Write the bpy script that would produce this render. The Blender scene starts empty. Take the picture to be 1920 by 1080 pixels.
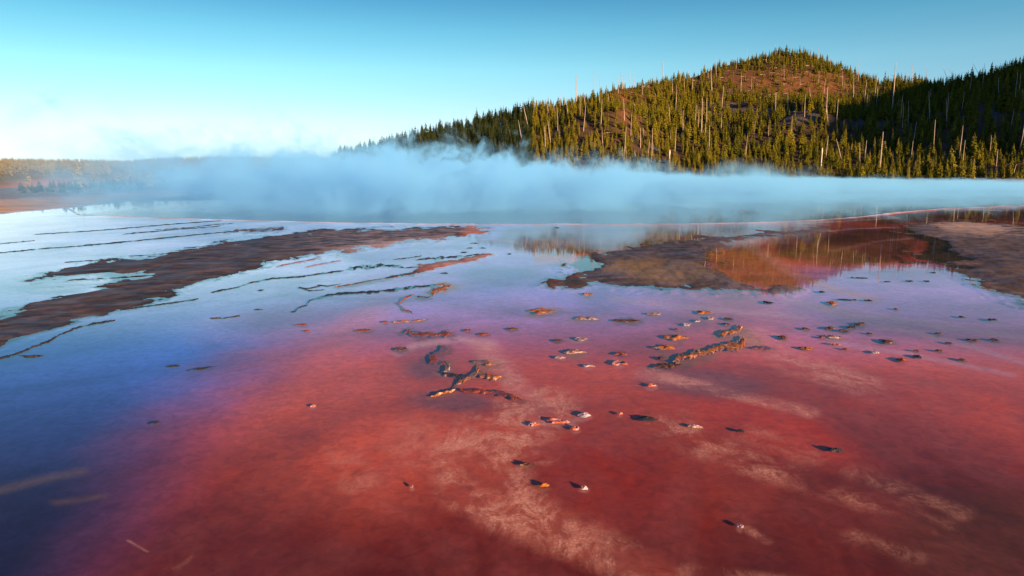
import bpy, math, random
import numpy as np
from mathutils import Matrix, Vector

random.seed(7); rng = np.random.default_rng(7)
S = bpy.context.scene
C = S.collection
R = math.radians

# ------------------------------------------------------------------ camera
H = 2.4; F = 1280.0; PITCH = R(9.67); ROLL = R(0.62)
_f = np.array([0, math.cos(PITCH), -math.sin(PITCH)])
_r0 = np.array([1.0, 0, 0]); _u0 = np.array([0, math.sin(PITCH), math.cos(PITCH)])
_r = _r0*math.cos(ROLL) - _u0*math.sin(ROLL)
_u = _u0*math.cos(ROLL) + _r0*math.sin(ROLL)
cd = bpy.data.cameras.new('camera'); cam = bpy.data.objects.new('camera', cd); C.objects.link(cam)
cd.sensor_width = 36; cd.lens = 36*F/1920; cd.clip_start = 0.05; cd.clip_end = 20000
cam.matrix_world = Matrix(((_r[0], _u[0], -_f[0], 0), (_r[1], _u[1], -_f[1], 0), (_r[2], _u[2], -_f[2], H), (0, 0, 0, 1)))
S.camera = cam

# ------------------------------------------------------------------ light
SUN_EL = R(11); SUN_AZ = R(145)           # clockwise from the view direction (+Y)
sd = bpy.data.lights.new('sun', 'SUN'); sun = bpy.data.objects.new('sun', sd); C.objects.link(sun)
sd.energy = 5.0; sd.angle = R(0.53); sd.color = (1.0, 0.66, 0.40)
to_sun = Vector((math.sin(SUN_AZ)*math.cos(SUN_EL), math.cos(SUN_AZ)*math.cos(SUN_EL), math.sin(SUN_EL)))
sun.rotation_euler = to_sun.to_track_quat('Z', 'Y').to_euler()
sun.location = to_sun*200
W = bpy.data.worlds.new('World'); S.world = W; W.use_nodes = True
wt = W.node_tree; wt.nodes.clear()
def WN(t, **k):
    n = wt.nodes.new(t)
    for a, b in k.items(): setattr(n, a, b)
    return n
sky = WN('ShaderNodeTexSky', sky_type='NISHITA'); sky.sun_disc = False
sky.sun_elevation = SUN_EL; sky.sun_rotation = SUN_AZ; sky.altitude = 2200; sky.air_density = 1.0; sky.dust_density = 0.6; sky.ozone_density = 1.6
SKY_K = 0.105
geo = WN('ShaderNodeTexCoord'); sep = WN('ShaderNodeSeparateXYZ'); wt.links.new(geo.outputs['Generated'], sep.inputs[0])
def wm(op, a, b=None, clamp=False):
    n = WN('ShaderNodeMath', operation=op, use_clamp=clamp)
    for i, x in enumerate((a, b)):
        if x is None: continue
        if isinstance(x, (int, float)): n.inputs[i].default_value = x
        else: wt.links.new(x, n.inputs[i])
    return n.outputs[0]
def wramp(fac, stops):
    n = WN('ShaderNodeValToRGB'); e = n.color_ramp
    while len(e.elements) > 1: e.elements.remove(e.elements[-1])
    e.elements[0].position = stops[0][0]; e.elements[0].color = (*stops[0][1], 1)
    for p, c in stops[1:]:
        q = e.elements.new(p); q.color = (*c, 1)
    wt.links.new(fac, n.inputs[0]); return n.outputs[0]
# colour response of the graded picture: a gain by elevation over the physical sky, with a paler band low on the left
zz = wm('MAXIMUM', sep.outputs['Z'], 0.0)
def gain(rows):   # (elevation in degrees, gain); stored at 0.3 scale because ramp colours stay below 1
    return [(math.sqrt(math.sin(R(e))), tuple(0.3*x for x in g)) for e, g in rows]
SKY_RAMP = gain([(0, (.45, .50, .68)), (.5, (.45, .50, .68)), (4, (.54, .52, .54)), (8, (.42, .62, .53)), (11, (.27, .52, .48)), (14, (.15, .37, .41)), (25, (.15, .30, .43)), (45, (.32, .48, .95)), (80, (.55, .75, 1.9)), (90, (.55, .75, 1.9))])
SKY_RAMP2 = gain([(0, (.38, .46, .8)), (.5, (.38, .46, .8)), (4, (.28, .46, .55)), (8, (.34, .47, .56)), (11, (.24, .48, .55)), (14, (.14, .38, .49)), (25, (.15, .31, .45)), (45, (.32, .48, .95)), (80, (.55, .75, 1.9)), (90, (.55, .75, 1.9))])
fac = wm('POWER', zz, 0.5)
r1 = wramp(fac, SKY_RAMP); r2 = wramp(fac, SKY_RAMP2)
# azimuth factor: 1 far left, 0 on the right, smooth round the whole horizon
az = wm('MULTIPLY', sep.outputs['X'], -0.766); az2 = wm('MULTIPLY', sep.outputs['Y'], 0.643)
azf = wm('MULTIPLY_ADD', wm('ADD', az, az2), 1.0); azf.node.inputs[1].default_value = 0.5; azf.node.inputs[2].default_value = 0.5
mx = WN('ShaderNodeMix', data_type='RGBA'); wt.links.new(azf, mx.inputs[0]); wt.links.new(r2, mx.inputs[6]); wt.links.new(r1, mx.inputs[7])
mul = WN('ShaderNodeMix', data_type='RGBA', blend_type='MULTIPLY'); mul.inputs[0].default_value = 1
wt.links.new(sky.outputs[0], mul.inputs[6]); wt.links.new(mx.outputs[2], mul.inputs[7])
bg = WN('ShaderNodeBackground'); bg.inputs[1].default_value = SKY_K/0.3
wt.links.new(mul.outputs[2], bg.inputs[0])
wo = WN('ShaderNodeOutputWorld'); wt.links.new(bg.outputs[0], wo.inputs[0])

S.view_settings.view_transform = 'Standard'; S.view_settings.look = 'None'
S.view_settings.gamma = 1; S.view_settings.exposure = 1.5; S.view_settings.use_curve_mapping = False
S.render.engine = 'CYCLES'
S.cycles.use_denoising = True
S.cycles.max_bounces = 12; S.cycles.diffuse_bounces = 3; S.cycles.glossy_bounces = 3
S.cycles.transparent_max_bounces = 24; S.cycles.volume_bounces = 8
S.cycles.sample_clamp_indirect = 6
#@@BODY
# ------------------------------------------------------------------ helpers
def ray(u, v):
    a = (np.asarray(u, float)-960)/F; b = (np.asarray(v, float)-540)/F
    return np.stack([_f[i] + _r[i]*a - _u[i]*b for i in range(3)], -1)
def at(u, v, z=0.0):                       # where the line of sight through a picture point meets the level z
    d = ray(u, v); t = (z-H)/d[..., 2]
    return np.stack([d[..., 0]*t, d[..., 1]*t, np.full_like(t, z)], -1)
def proj(x, y, z=0.0):
    px, py, pz = x, y, z-H
    w = _f[0]*px + _f[1]*py + _f[2]*pz
    w = np.where(w < 0.05, 0.05, w)
    return 960+F*(_r[0]*px+_r[1]*py+_r[2]*pz)/w, 540-F*(_u[0]*px+_u[1]*py+_u[2]*pz)/w
def hor(u):                                # picture row of the horizon
    return 540 + F*(_f[2] + _r[2]*(np.asarray(u, float)-960)/F)/_u[2]
def elev(u, v):                            # slope of a line of sight per metre forward
    d = ray(u, v); return d[..., 2]/d[..., 1]
def sstep(x, a, b):
    t = np.clip((x-a)/(b-a), 0, 1); return t*t*(3-2*t)
def hashn(ix, iy, seed):
    n = (ix.astype(np.int64)*374761393 + iy.astype(np.int64)*668265263 + seed*1442695041) & 0x7fffffff
    n = ((n ^ (n >> 13))*1274126177) & 0x7fffffff
    n = n ^ (n >> 16)
    return (n & 0xffff)/65535.0
def vnoise(x, y, seed=0):
    ix = np.floor(x); iy = np.floor(y); fx = x-ix; fy = y-iy
    fx = fx*fx*(3-2*fx); fy = fy*fy*(3-2*fy)
    a = hashn(ix, iy, seed); b = hashn(ix+1, iy, seed); c = hashn(ix, iy+1, seed); d = hashn(ix+1, iy+1, seed)
    return (a+(b-a)*fx)*(1-fy) + (c+(d-c)*fx)*fy
def fbm(x, y, seed=0, octv=4, gain_=0.5):
    s = 0; a = 1; t = 0
    for o in range(octv):
        s = s + a*(vnoise(x, y, seed+o*17)*2-1); t += a; a *= gain_; x = x*2.03+3.1; y = y*2.03+1.7
    return s/t
def mesh(name, verts, faces, mat=None, smooth=False, parent=None, loc=None):
    me = bpy.data.meshes.new(name)
    me.from_pydata([tuple(v) for v in verts] if not isinstance(verts, np.ndarray) else verts.tolist(), [], faces if not isinstance(faces, np.ndarray) else faces.tolist())
    if mat: me.materials.append(mat)
    if smooth: me.polygons.foreach_set('use_smooth', [True]*len(me.polygons))
    me.update()
    o = bpy.data.objects.new(name, me); C.objects.link(o)
    if parent: o.parent = parent
    if loc is not None: o.location = loc
    return o
def bigmesh(name, verts, faces, mat, smooth=True):   # fast path, faces (n,4) or (n,3)
    me = bpy.data.meshes.new(name); n, k = faces.shape
    me.vertices.add(len(verts)); me.vertices.foreach_set('co', np.ascontiguousarray(verts, dtype=np.float32).ravel())
    me.loops.add(n*k); me.loops.foreach_set('vertex_index', np.ascontiguousarray(faces, dtype=np.int32).ravel())
    me.polygons.add(n); me.polygons.foreach_set('loop_start', np.arange(0, n*k, k, dtype=np.int32))
    me.polygons.foreach_set('loop_total', np.full(n, k, dtype=np.int32))
    me.polygons.foreach_set('use_smooth', np.full(n, smooth))
    me.materials.append(mat); me.update(calc_edges=True)
    o = bpy.data.objects.new(name, me); C.objects.link(o); return o
def attr(o, name, data, kind='FLOAT'):
    a = o.data.attributes.new(name, kind, 'POINT')
    if kind == 'FLOAT': a.data.foreach_set('value', np.ascontiguousarray(data, dtype=np.float32))
    else:
        d = np.ones((len(data), 4), dtype=np.float32); d[:, :3] = data; a.data.foreach_set('color', d.ravel())
def thing(o, label, cat, group=None):
    o['label'] = label; o['category'] = cat
    if group: o['group'] = group
    return o

# ------------------------------------------------------------------ node helper
class NT:
    def __init__(s, name):
        s.m = bpy.data.materials.new(name); s.m.use_nodes = True; s.t = s.m.node_tree; s.t.nodes.clear()
        s.out = s.n('ShaderNodeOutputMaterial')
    def n(s, typ, **k):
        x = s.t.nodes.new(typ)
        for a, b in k.items(): setattr(x, a, b)
        return x
    def set(s, inp, v):
        if isinstance(v, bpy.types.NodeSocket): s.t.links.new(v, inp)
        elif v is not None: inp.default_value = v
    def math(s, op, a, b=None, c=None, clamp=False):
        x = s.n('ShaderNodeMath', operation=op, use_clamp=clamp)
        for i, q in enumerate((a, b, c)): s.set(x.inputs[i], q)
        return x.outputs[0]
    def mix(s, f, a, b, blend='MIX'):
        x = s.n('ShaderNodeMix', data_type='RGBA', blend_type=blend)
        s.set(x.inputs[0], f); s.set(x.inputs[6], a if not isinstance(a, tuple) else (*a, 1)[:4]); s.set(x.inputs[7], b if not isinstance(b, tuple) else (*b, 1)[:4])
        return x.outputs[2]
    def ramp(s, f, stops, interp='LINEAR'):
        x = s.n('ShaderNodeValToRGB'); e = x.color_ramp; e.interpolation = interp
        while len(e.elements) > 1: e.elements.remove(e.elements[-1])
        for i, (p, c) in enumerate(stops):
            q = e.elements[0] if i == 0 else e.elements.new(p)
            q.position = p; q.color = (c, c, c, 1) if isinstance(c, (int, float)) else (*c, 1)
        s.set(x.inputs[0], f); return x.outputs[0]
    def pos(s, scale=(1, 1, 1), rot=0.0, loc=(0, 0, 0)):
        g = s.n('ShaderNodeNewGeometry'); m = s.n('ShaderNodeMapping'); m.inputs['Scale'].default_value = scale
        m.inputs['Rotation'].default_value = (0, 0, rot); m.inputs['Location'].default_value = loc
        s.t.links.new(g.outputs['Position'], m.inputs[0]); return m.outputs[0]
    def noise(s, vec, scale, detail=4, rough=0.5, dist=0.0, out=0):
        x = s.n('ShaderNodeTexNoise'); s.set(x.inputs['Vector'], vec); x.inputs['Scale'].default_value = scale
        x.inputs['Detail'].default_value = detail; x.inputs['Roughness'].default_value = rough; x.inputs['Distortion'].default_value = dist
        return x.outputs[out]
    def attr(s, name, out='Fac'):
        x = s.n('ShaderNodeAttribute', attribute_name=name); return x.outputs[out]
    def bump(s, h, strength=0.3, dist=0.02):
        x = s.n('ShaderNodeBump'); x.inputs['Strength'].default_value = strength; x.inputs['Distance'].default_value = dist
        s.set(x.inputs['Height'], h); return x.outputs[0]
    def bsdf(s, col, rough=0.8, spec=0.3, normal=None, **k):
        x = s.n('ShaderNodeBsdfPrincipled'); s.set(x.inputs['Base Color'], col if not isinstance(col, tuple) else (*col, 1))
        s.set(x.inputs['Roughness'], rough); x.inputs['Specular IOR Level'].default_value = spec
        if normal is not None: s.set(x.inputs['Normal'], normal)
        return x.outputs[0]
    def done(s, surf=None, vol=None):
        if surf is not None: s.t.links.new(surf, s.out.inputs['Surface'])
        if vol is not None: s.t.links.new(vol, s.out.inputs['Volume'])
        return s.m

# ------------------------------------------------------------------ materials
def mat_ground():
    N = NT('microbial_mat_ground')
    base = N.attr('bed', 'Color'); lace = N.attr('lace'); dry = N.attr('dry')
    flow = N.attr('flow', 'Vector')          # coordinates drawn out along the run-off
    big = N.noise(N.pos(), 0.35, 5, 0.55, 0.6)
    fine = N.noise(N.pos(), 9.0, 6, 0.65, 0.8)
    streak = N.noise(flow, 1.0, 6, 0.6, 1.2)
    # colour wander
    c = N.mix(N.math('MULTIPLY', N.ramp(streak, [(0.35, 0.0), (0.7, 1.0)]), 0.35), base, (0.45, 0.12, 0.07), 'MIX')
    c = N.mix(N.attr('red'), base, c)
    m = N.ramp(big, [(0.32, 0.5), (0.68, 1.3)]); c = N.mix(1.0, c, m, 'MULTIPLY')
    m = N.ramp(fine, [(0.3, 0.74), (0.7, 1.25)]); c = N.mix(1.0, c, m, 'MULTIPLY')
    # pale lace of filaments: thin ridges of warped noise
    w = N.noise(flow, 2.6, 8, 0.72, 0.7)
    rid = N.math('SUBTRACT', 1.0, N.math('MULTIPLY', N.math('ABSOLUTE', N.math('SUBTRACT', w, 0.5)), 11.0), clamp=True)
    grain = N.ramp(N.noise(N.pos(), 38.0, 4, 0.7), [(0.38, 0.1), (0.62, 1.0)])
    rid = N.math('MULTIPLY', rid, N.math('MULTIPLY_ADD', grain, 0.6, 0.4))
    w2 = N.noise(flow, 9.0, 6, 0.7, 0.5)
    rid2 = N.math('MULTIPLY', N.ramp(w2, [(0.5, 0.0), (0.66, 1.0)]), grain)
    spots = N.ramp(N.noise(N.pos(), 1.6, 5, 0.6, 0.8), [(0.40, 0.03), (0.60, 0.9)])
    l = N.math('MULTIPLY', N.math('MULTIPLY', N.math('ADD', N.math('MULTIPLY', rid, 1.1), N.math('MULTIPLY_ADD', rid2, 0.9, 0.14)), lace), spots, clamp=True)
    c = N.mix(N.math('MULTIPLY', l, 0.95, clamp=True), c, (0.90, 0.38, 0.17), 'MIX')
    # specks
    sp = N.noise(N.pos(), 26.0, 2, 0.5)
    spk = N.math('MULTIPLY', N.ramp(sp, [(0.74, 0.0), (0.80, 1.0)]), N.math('MULTIPLY', lace, 0.6))
    c = N.mix(spk, c, (0.7, 0.5, 0.4))
    # dry crust: small pale and rusty flecks
    fl = N.noise(N.attr('bar', 'Vector'), 2.2, 6, 0.65, 0.6)
    dcol = N.mix(N.ramp(fl, [(0.42, 0.0), (0.72, 0.8)]), c, N.mix(N.attr('tan'), (0.19, 0.125, 0.085), (0.50, 0.36, 0.27)))
    c = N.mix(dry, c, dcol)
    wet = N.ramp(N.noise(N.attr('bar', 'Vector'), 1.3, 5, 0.6, 1.0), [(0.42, 0.5), (0.6, 0.85)])
    h = N.math('ADD', N.math('MULTIPLY', fine, 0.6), N.math('MULTIPLY', fl, 0.8))
    bn = N.n('ShaderNodeBump'); bn.inputs['Distance'].default_value = 0.02; N.set(bn.inputs['Height'], h); N.set(bn.inputs['Strength'], N.math('MULTIPLY_ADD', dry, 0.5, 0.10, clamp=True)); nrm = bn.outputs[0]
    s = N.bsdf(c, N.math('MULTIPLY_ADD', dry, N.math('SUBTRACT', wet, 0.95), 0.95), 0.2, nrm)
    return N.done(s)

def mat_water():
    N = NT('thin_water')
    lw = N.n('ShaderNodeLayerWeight'); lw.inputs['Blend'].default_value = 0.5
    b = N.bump(N.noise(N.pos((1, 1, 1)), 2.2, 4, 0.5, 0.3), 0.028, 0.02)
    N.set(lw.inputs['Normal'], b)
    f5 = N.math('POWER', lw.outputs['Facing'], 6.3)
    fr = N.math('MULTIPLY_ADD', f5, 0.985, 0.006)
    g = N.n('ShaderNodeBsdfGlossy'); g.inputs['Roughness'].default_value = 0.025; g.inputs['Color'].default_value = (1, 1, 1, 1); N.set(g.inputs['Normal'], b)
    tr = N.n('ShaderNodeBsdfTransparent')
    tr.inputs['Color'].default_value = (0.97, 0.97, 0.98, 1)
    mx = N.n('ShaderNodeMixShader'); N.set(mx.inputs[0], fr); N.set(mx.inputs[1], tr.outputs[0]); N.set(mx.inputs[2], g.outputs[0])
    return N.done(mx.outputs[0])

def mat_hill():
    N = NT('burnt_hillside_soil')
    n = N.noise(N.pos(), 0.09, 6, 0.6, 0.5); n2 = N.noise(N.pos(), 1.1, 6, 0.7, 0.4)
    c = N.mix(N.ramp(n, [(0.35, 0.0), (0.65, 1.0)]), (0.085, 0.040, 0.013), (0.060, 0.042, 0.016))
    c = N.mix(N.ramp(n2, [(0.4, 0.0), (0.75, 0.9)]), c, (0.12, 0.065, 0.038))
    c = N.mix(N.attr('rock'), c, (0.085, 0.07, 0.055))
    c = N.mix(N.attr('bare'), c, (0.16, 0.066, 0.018))
    c = N.mix(1.0, c, N.ramp(N.noise(N.pos(), 3.3, 4, 0.6), [(0.3, 0.6), (0.7, 1.3)]), 'MULTIPLY')
    return N.done(N.bsdf(c, 0.95, 0.1, N.bump(N.noise(N.pos(), 1.7, 5, 0.7), 0.8, 0.5)))
def mat_far():
    N = NT('far_hill_grass')
    n = N.noise(N.pos((1, 0.4, 1)), 0.05, 6, 0.65, 0.5); n2 = N.noise(N.pos((1, 0.25, 1)), 0.6, 6, 0.7, 0.4)
    c = N.mix(N.ramp(n, [(0.4, 0.0), (0.6, 1.0)]), (0.20, 0.16, 0.035), (0.36, 0.19, 0.05))
    c = N.mix(N.ramp(n2, [(0.35, 0.0), (0.7, 0.8)]), c, (0.07, 0.075, 0.02))
    c = N.mix(N.attr('bare'), c, (0.55, 0.17, 0.07))
    return N.done(N.bsdf(c, 0.95, 0.1))
def mat_leaf(name, a, b, use_attr):
    N = NT(name)
    if use_attr: t = N.attr('tint')
    else: t = N.n('ShaderNodeObjectInfo').outputs['Random']
    c = N.mix(t, a, b)
    c = N.mix(1.0, c, N.ramp(N.noise(N.pos(), 2.5, 3, 0.6), [(0.3, 0.55), (0.7, 1.5)]), 'MULTIPLY')
    d = N.n('ShaderNodeBsdfDiffuse'); N.set(d.inputs[0], c)
    t2 = N.n('ShaderNodeBsdfTranslucent'); N.set(t2.inputs[0], c)
    mx = N.n('ShaderNodeMixShader'); mx.inputs[0].default_value = 0.25; N.set(mx.inputs[1], d.outputs[0]); N.set(mx.inputs[2], t2.outputs[0])
    return N.done(mx.outputs[0])
def mat_wood(name, a, b):
    N = NT(name)
    n = N.noise(N.pos((1, 1, 0.15)), 9.0, 4, 0.6)
    return N.done(N.bsdf(N.mix(N.ramp(n, [(0.3, 0.0), (0.7, 1.0)]), a, b), 0.85, 0.2))
def mat_lump(name, a, b, pale, amt):
    N = NT(name)
    n = N.noise(N.pos(), 22.0, 5, 0.65, 0.6); n2 = N.noise(N.pos(), 9.0, 5, 0.7, 1.0)
    c = N.mix(N.ramp(n, [(0.35, 0.0), (0.65, 1.0)]), a, b)
    c = N.mix(N.ramp(n2, [(0.62-amt*0.25, 0.0), (0.70-amt*0.2, 1.0)]), c, pale)
    return N.done(N.bsdf(c, N.ramp(n, [(0.35, 0.55), (0.7, 0.9)]), 0.2, N.bump(N.noise(N.pos(), 40.0, 4, 0.7), 0.8, 0.01)))

M_ground = mat_ground(); M_water = mat_water(); M_hill = mat_hill(); M_far = mat_far()
M_leaf = mat_leaf('pine_needles', (0.055, 0.062, 0.007), (0.165, 0.135, 0.012), False)
M_leafs = mat_leaf('pine_needles_distant', (0.050, 0.058, 0.007), (0.175, 0.140, 0.012), True)
M_farleaf = mat_leaf('far_wood_needles', (0.10, 0.085, 0.015), (0.24, 0.17, 0.03), True)
M_dark = mat_leaf('shaded_needles', (0.018, 0.028, 0.009), (0.034, 0.044, 0.013), False)  # darker needle copy: shade on left flank and shore belt put into colour
M_snag = mat_wood('weathered_dead_wood', (0.24, 0.18, 0.13), (0.42, 0.33, 0.24))
M_bright = mat_wood('bleached_dead_wood', (0.45, 0.38, 0.28), (0.6, 0.52, 0.40))
M_bark = mat_wood('pine_bark', (0.09, 0.06, 0.04), (0.16, 0.11, 0.08))

# ------------------------------------------------------------------ fields of the basin, traced as outlines on the ground
def poly_sd(u, v, P, k=0.3):
    """signed distance (inside > 0) in picture rows, with columns weighted by k"""
    P = np.array(P, float); X = u*k; Y = v
    px = P[:, 0]*k; py = P[:, 1]; best = np.full(u.shape, 1e9); ins = np.zeros(u.shape, bool)
    for i in range(len(P)):
        j = (i+1) % len(P); x1, y1, x2, y2 = px[i], py[i], px[j], py[j]
        dx, dy = x2-x1, y2-y1; L = dx*dx+dy*dy+1e-9
        t = np.clip(((X-x1)*dx+(Y-y1)*dy)/L, 0, 1)
        best = np.minimum(best, np.hypot(X-x1-t*dx, Y-y1-t*dy))
        c = ((y1 > Y) != (y2 > Y)); q = np.where(c, (x2-x1)*(Y-y1)/np.where(abs(y2-y1) < 1e-9, 1e-9, y2-y1)+x1, 0)
        ins ^= c & (X < q)
    return np.where(ins, best, -best)
def line_d(u, v, P, k=0.3):
    P = np.array(P, float); X = u*k; Y = v; best = np.full(u.shape, 1e9)
    for i in range(len(P)-1):
        x1, y1, x2, y2 = P[i][0]*k, P[i][1], P[i+1][0]*k, P[i+1][1]
        dx, dy = x2-x1, y2-y1; t = np.clip(((X-x1)*dx+(Y-y1)*dy)/(dx*dx+dy*dy+1e-9), 0, 1)
        best = np.minimum(best, np.hypot(X-x1-t*dx, Y-y1-t*dy))
    return best
BAR_L = [(905, 427), (880, 424), (800, 427), (700, 430), (600, 433), (530, 441), (460, 452), (400, 459), (330, 474), (240, 485), (190, 490), (150, 500), (100, 511), (35, 527), (60, 530), (150, 519), (200, 516),
         (205, 530), (150, 549), (110, 556), (60, 572), (0, 590), (-300, 640), (-900, 760), (-900, 1000), (-300, 745), (0, 652), (60, 626), (130, 605), (200, 590), (250, 576), (330, 546), (400, 521), (450, 506), (520, 489), (600, 478), (680, 465), (760, 455), (850, 444), (900, 436)]
BAR_C = [(1030, 533), (1050, 528), (1090, 520), (1075, 505), (1060, 494), (1085, 483), (1120, 474), (1180, 467), (1250, 456), (1300, 449), (1390, 440), (1470, 435), (1540, 429), (1530, 433), (1440, 441), (1370, 448), (1345, 456), (1330, 468), (1325, 485), (1335, 505), (1370, 527), (1440, 540), (1490, 541),
         (1450, 549), (1400, 546), (1330, 545), (1250, 541), (1170, 536), (1110, 532), (1070, 536)]
BAR_R = [(1690, 424), (1740, 417), (1800, 414), (1850, 418), (1920, 421), (2300, 425), (3200, 440), (3200, 760), (2300, 640), (2050, 590), (1920, 562), (1880, 551), (1850, 534), (1810, 518), (1780, 500), (1740, 492), (1705, 478), (1730, 466), (1735, 452), (1700, 440)]
SPIT = [(790, 496), (850, 488), (916, 477), (880, 489), (845, 498), (800, 508), (770, 514)]
CHAN = [(1340, 458), (1400, 447), (1440, 444), (1420, 460), (1440, 480), (1480, 505), (1510, 528), (1490, 541), (1440, 540), (1370, 527), (1335, 505), (1325, 480)]
POOL = [(150, 402), (300, 408), (450, 412), (640, 417), (900, 419), (1100, 419), (1250, 419), (1400, 417), (1520, 412), (1600, 407), (1680, 398), (1760, 391), (1920, 384), (2200, 372), (2300, 350), (1920, 347), (1740, 340), (1600, 335), (1500, 334), (700, 340), (300, 352), (100, 372)]
TERR = [(1640, 399), (1700, 395), (1800, 394), (1920, 396), (2300, 400), (2300, 412), (1920, 408), (1850, 404), (1760, 406), (1700, 410)]

ths = np.concatenate([np.arange(-180, -46, 4.0), np.linspace(-46, 46, 761), np.arange(50, 180, 4.0)])
ks = np.concatenate([np.geomspace(9000, 830, 16)[:-1], np.linspace(830, 130, 520), np.linspace(128.8, 14, 130)[0:], np.geomspace(13, 0.45, 26)])
dd = H*F/ks
TH, DD = np.meshgrid(np.radians(ths), dd)      # rows = distance along view, columns = angle
XX = DD*np.tan(np.clip(TH, -1.2, 1.2)); YY = DD.copy()
far_side = abs(TH) > R(46)
XX = np.where(far_side, DD*np.sin(TH)/math.cos(R(46)), XX); YY = np.where(far_side, DD*np.cos(TH)/math.cos(R(46)), YY)
nr, nc = XX.shape
x = XX.ravel(); y = YY.ravel()
U, V = proj(x, y, 0.0)
frontal = y > 0.3
U = np.where(frontal, U, np.where(x > 0, 6000, -4000)); V = np.where(frontal, V, 3000)
U = np.clip(U, -4000, 6000); V = np.clip(V, 300, 3000)
dist = np.hypot(x, y)
# wander of the outlines, a few picture rows at most
wob = (fbm(x*0.5, y*0.25, 3, 5, 0.6)*6 + fbm(x*2.2, y*1.2, 9, 4, 0.65)*6) * np.clip((V-330)/180, 0.12, 1.6)
nfine = fbm(x*1.6, y*0.8, 21, 5, 0.6)
z = np.full(x.shape, -0.05)
sdL = poly_sd(U, V, BAR_L)+wob*0.55; sdC = poly_sd(U, V, BAR_C)+wob*0.6; sdR = poly_sd(U, V, BAR_R)+wob*0.7
sdS = poly_sd(U, V, SPIT)+wob*0.2; sdK = poly_sd(U, V, CHAN)+wob*0.5; sdP = poly_sd(U, V, POOL)+wob*0.25; sdT = poly_sd(U, V, TERR)+wob*0.3
def bar(sd, soft, h):
    return np.clip(sd/soft, -1, 1)*h
barh = np.maximum.reduce([bar(sdL, 10, 0.05), bar(sdC, 12, 0.045), bar(sdR, 14, 0.05), bar(sdS, 4, 0.04)])
isbar = np.maximum.reduce([sstep(sdL, -2, 2), sstep(sdC, -2, 2), sstep(sdR, -2, 2), sstep(sdS, -1, 1)])
zb = barh*0.55 + (nfine*0.028 + 0.014*fbm(x*6, y*3, 23, 3, 0.6))*(barh > -0.04)
# water standing in patches inside the bars
pl = sstep(poly_sd(U, V, [(110, 520), (200, 511), (280, 508), (290, 516), (240, 532), (180, 545), (100, 560), (60, 565), (60, 540)])+wob*0.5, -5, 5)
zb = zb - pl*(0.034+0.11*fbm((x*0.9+y*0.4)*0.55, (y-x*0.55)*1.6, 31, 4, 0.6))
pc = sstep(poly_sd(U, V, [(1060, 488), (1110, 486), (1135, 496), (1120, 510), (1070, 512)])+wob, -3, 4)
zb = zb - pc*(0.03+0.045*fbm(x*2.5, y*2.0, 37, 4, 0.6))
pr = sstep(poly_sd(U, V, [(1690, 430), (1760, 445), (1800, 470), (1860, 500), (1790, 506), (1720, 480), (1700, 455)])+wob, -4, 6)
zb = zb - pr*(0.03+0.06*fbm(x*0.9, y*0.7, 41, 5, 0.6))
z = np.maximum(z, np.where(barh > -0.0499, zb, -0.05))
z = np.where(sdT > 0, np.maximum(z, -0.004+0.01*nfine), z)
# deep pool, and the shore beyond it
z = np.where(sdP > 0, -0.05-np.clip(sdP/14, 0, 1)**1.5*1.6, z)
# rim left by evaporated water round the pool: pale and just awash
rim = np.exp(-((sdP+1.0)/1.6)**2)
z = z + rim*0.03
t_ = x/np.maximum(y, 1)
# distance of the far shore by direction
u_ = 960+F*1.0144*t_
farY = np.interp(u_, [-4000, -600, 0, 150, 300, 500, 700, 1300, 1600, 1750, 1920, 2600, 6000], [60, 60, 47, 56, 75, 110, 140, 140, 126, 108, 92, 70, 60])
farY = farY + fbm(x*0.06, y*0.06, 51, 4)*3
landz = np.clip((y-farY)/12, 0, 1)*0.45+np.clip((y-farY)/200, 0, 1)*0.8
land = sstep(y-farY, -1.5, 1.0)*(y > 20)
z = np.where(land > 0.02, np.maximum(z*(1-land), 0.02+landz), z)
# behind the camera the flat goes dry and rises gently
back = sstep(-y, 2, 10)
side = sstep(np.abs(x)-np.abs(y), 60, 120)
z = z*(1-back) + back*(0.05+0.06*nfine)
z = np.where(dist > 600, -1.0, z)

# --- colours
def L(c): return np.array(c, float)
col = np.tile(L((0.66, 0.070, 0.004)), (len(x), 1))
def put(w, c):
    global col
    w = np.clip(w, 0, 1)[:, None]; col = col*(1-w)+w*L(c)
wv = fbm(x*0.35, y*0.35, 61, 5, 0.55)
# the red mat ends on the left along a soft line; beyond it sky reflection is painted into the bed, dark lower down
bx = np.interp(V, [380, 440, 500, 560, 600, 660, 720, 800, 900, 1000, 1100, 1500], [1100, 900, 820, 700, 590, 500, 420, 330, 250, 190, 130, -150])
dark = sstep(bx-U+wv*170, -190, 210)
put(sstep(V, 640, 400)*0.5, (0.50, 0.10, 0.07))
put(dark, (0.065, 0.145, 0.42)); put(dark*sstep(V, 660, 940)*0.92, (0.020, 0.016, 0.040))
put(dark*sstep(V, 660, 480)*0.95, (0.72, 0.76, 0.82)); put((1-dark)*sstep(V, 690, 530)*sstep(U, 1500, 1100)*np.maximum(sstep(V, 480, 502), U < 1000)*0.85, (0.36, 0.32, 0.75)); put((1-dark)*sstep(V, 700, 550)*sstep(U, 1300, 1600)*sstep(V, 485, 515)*0.75, (0.42, 0.32, 0.66))  # white and lilac are bright sky reflection put into the bed colour
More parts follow.
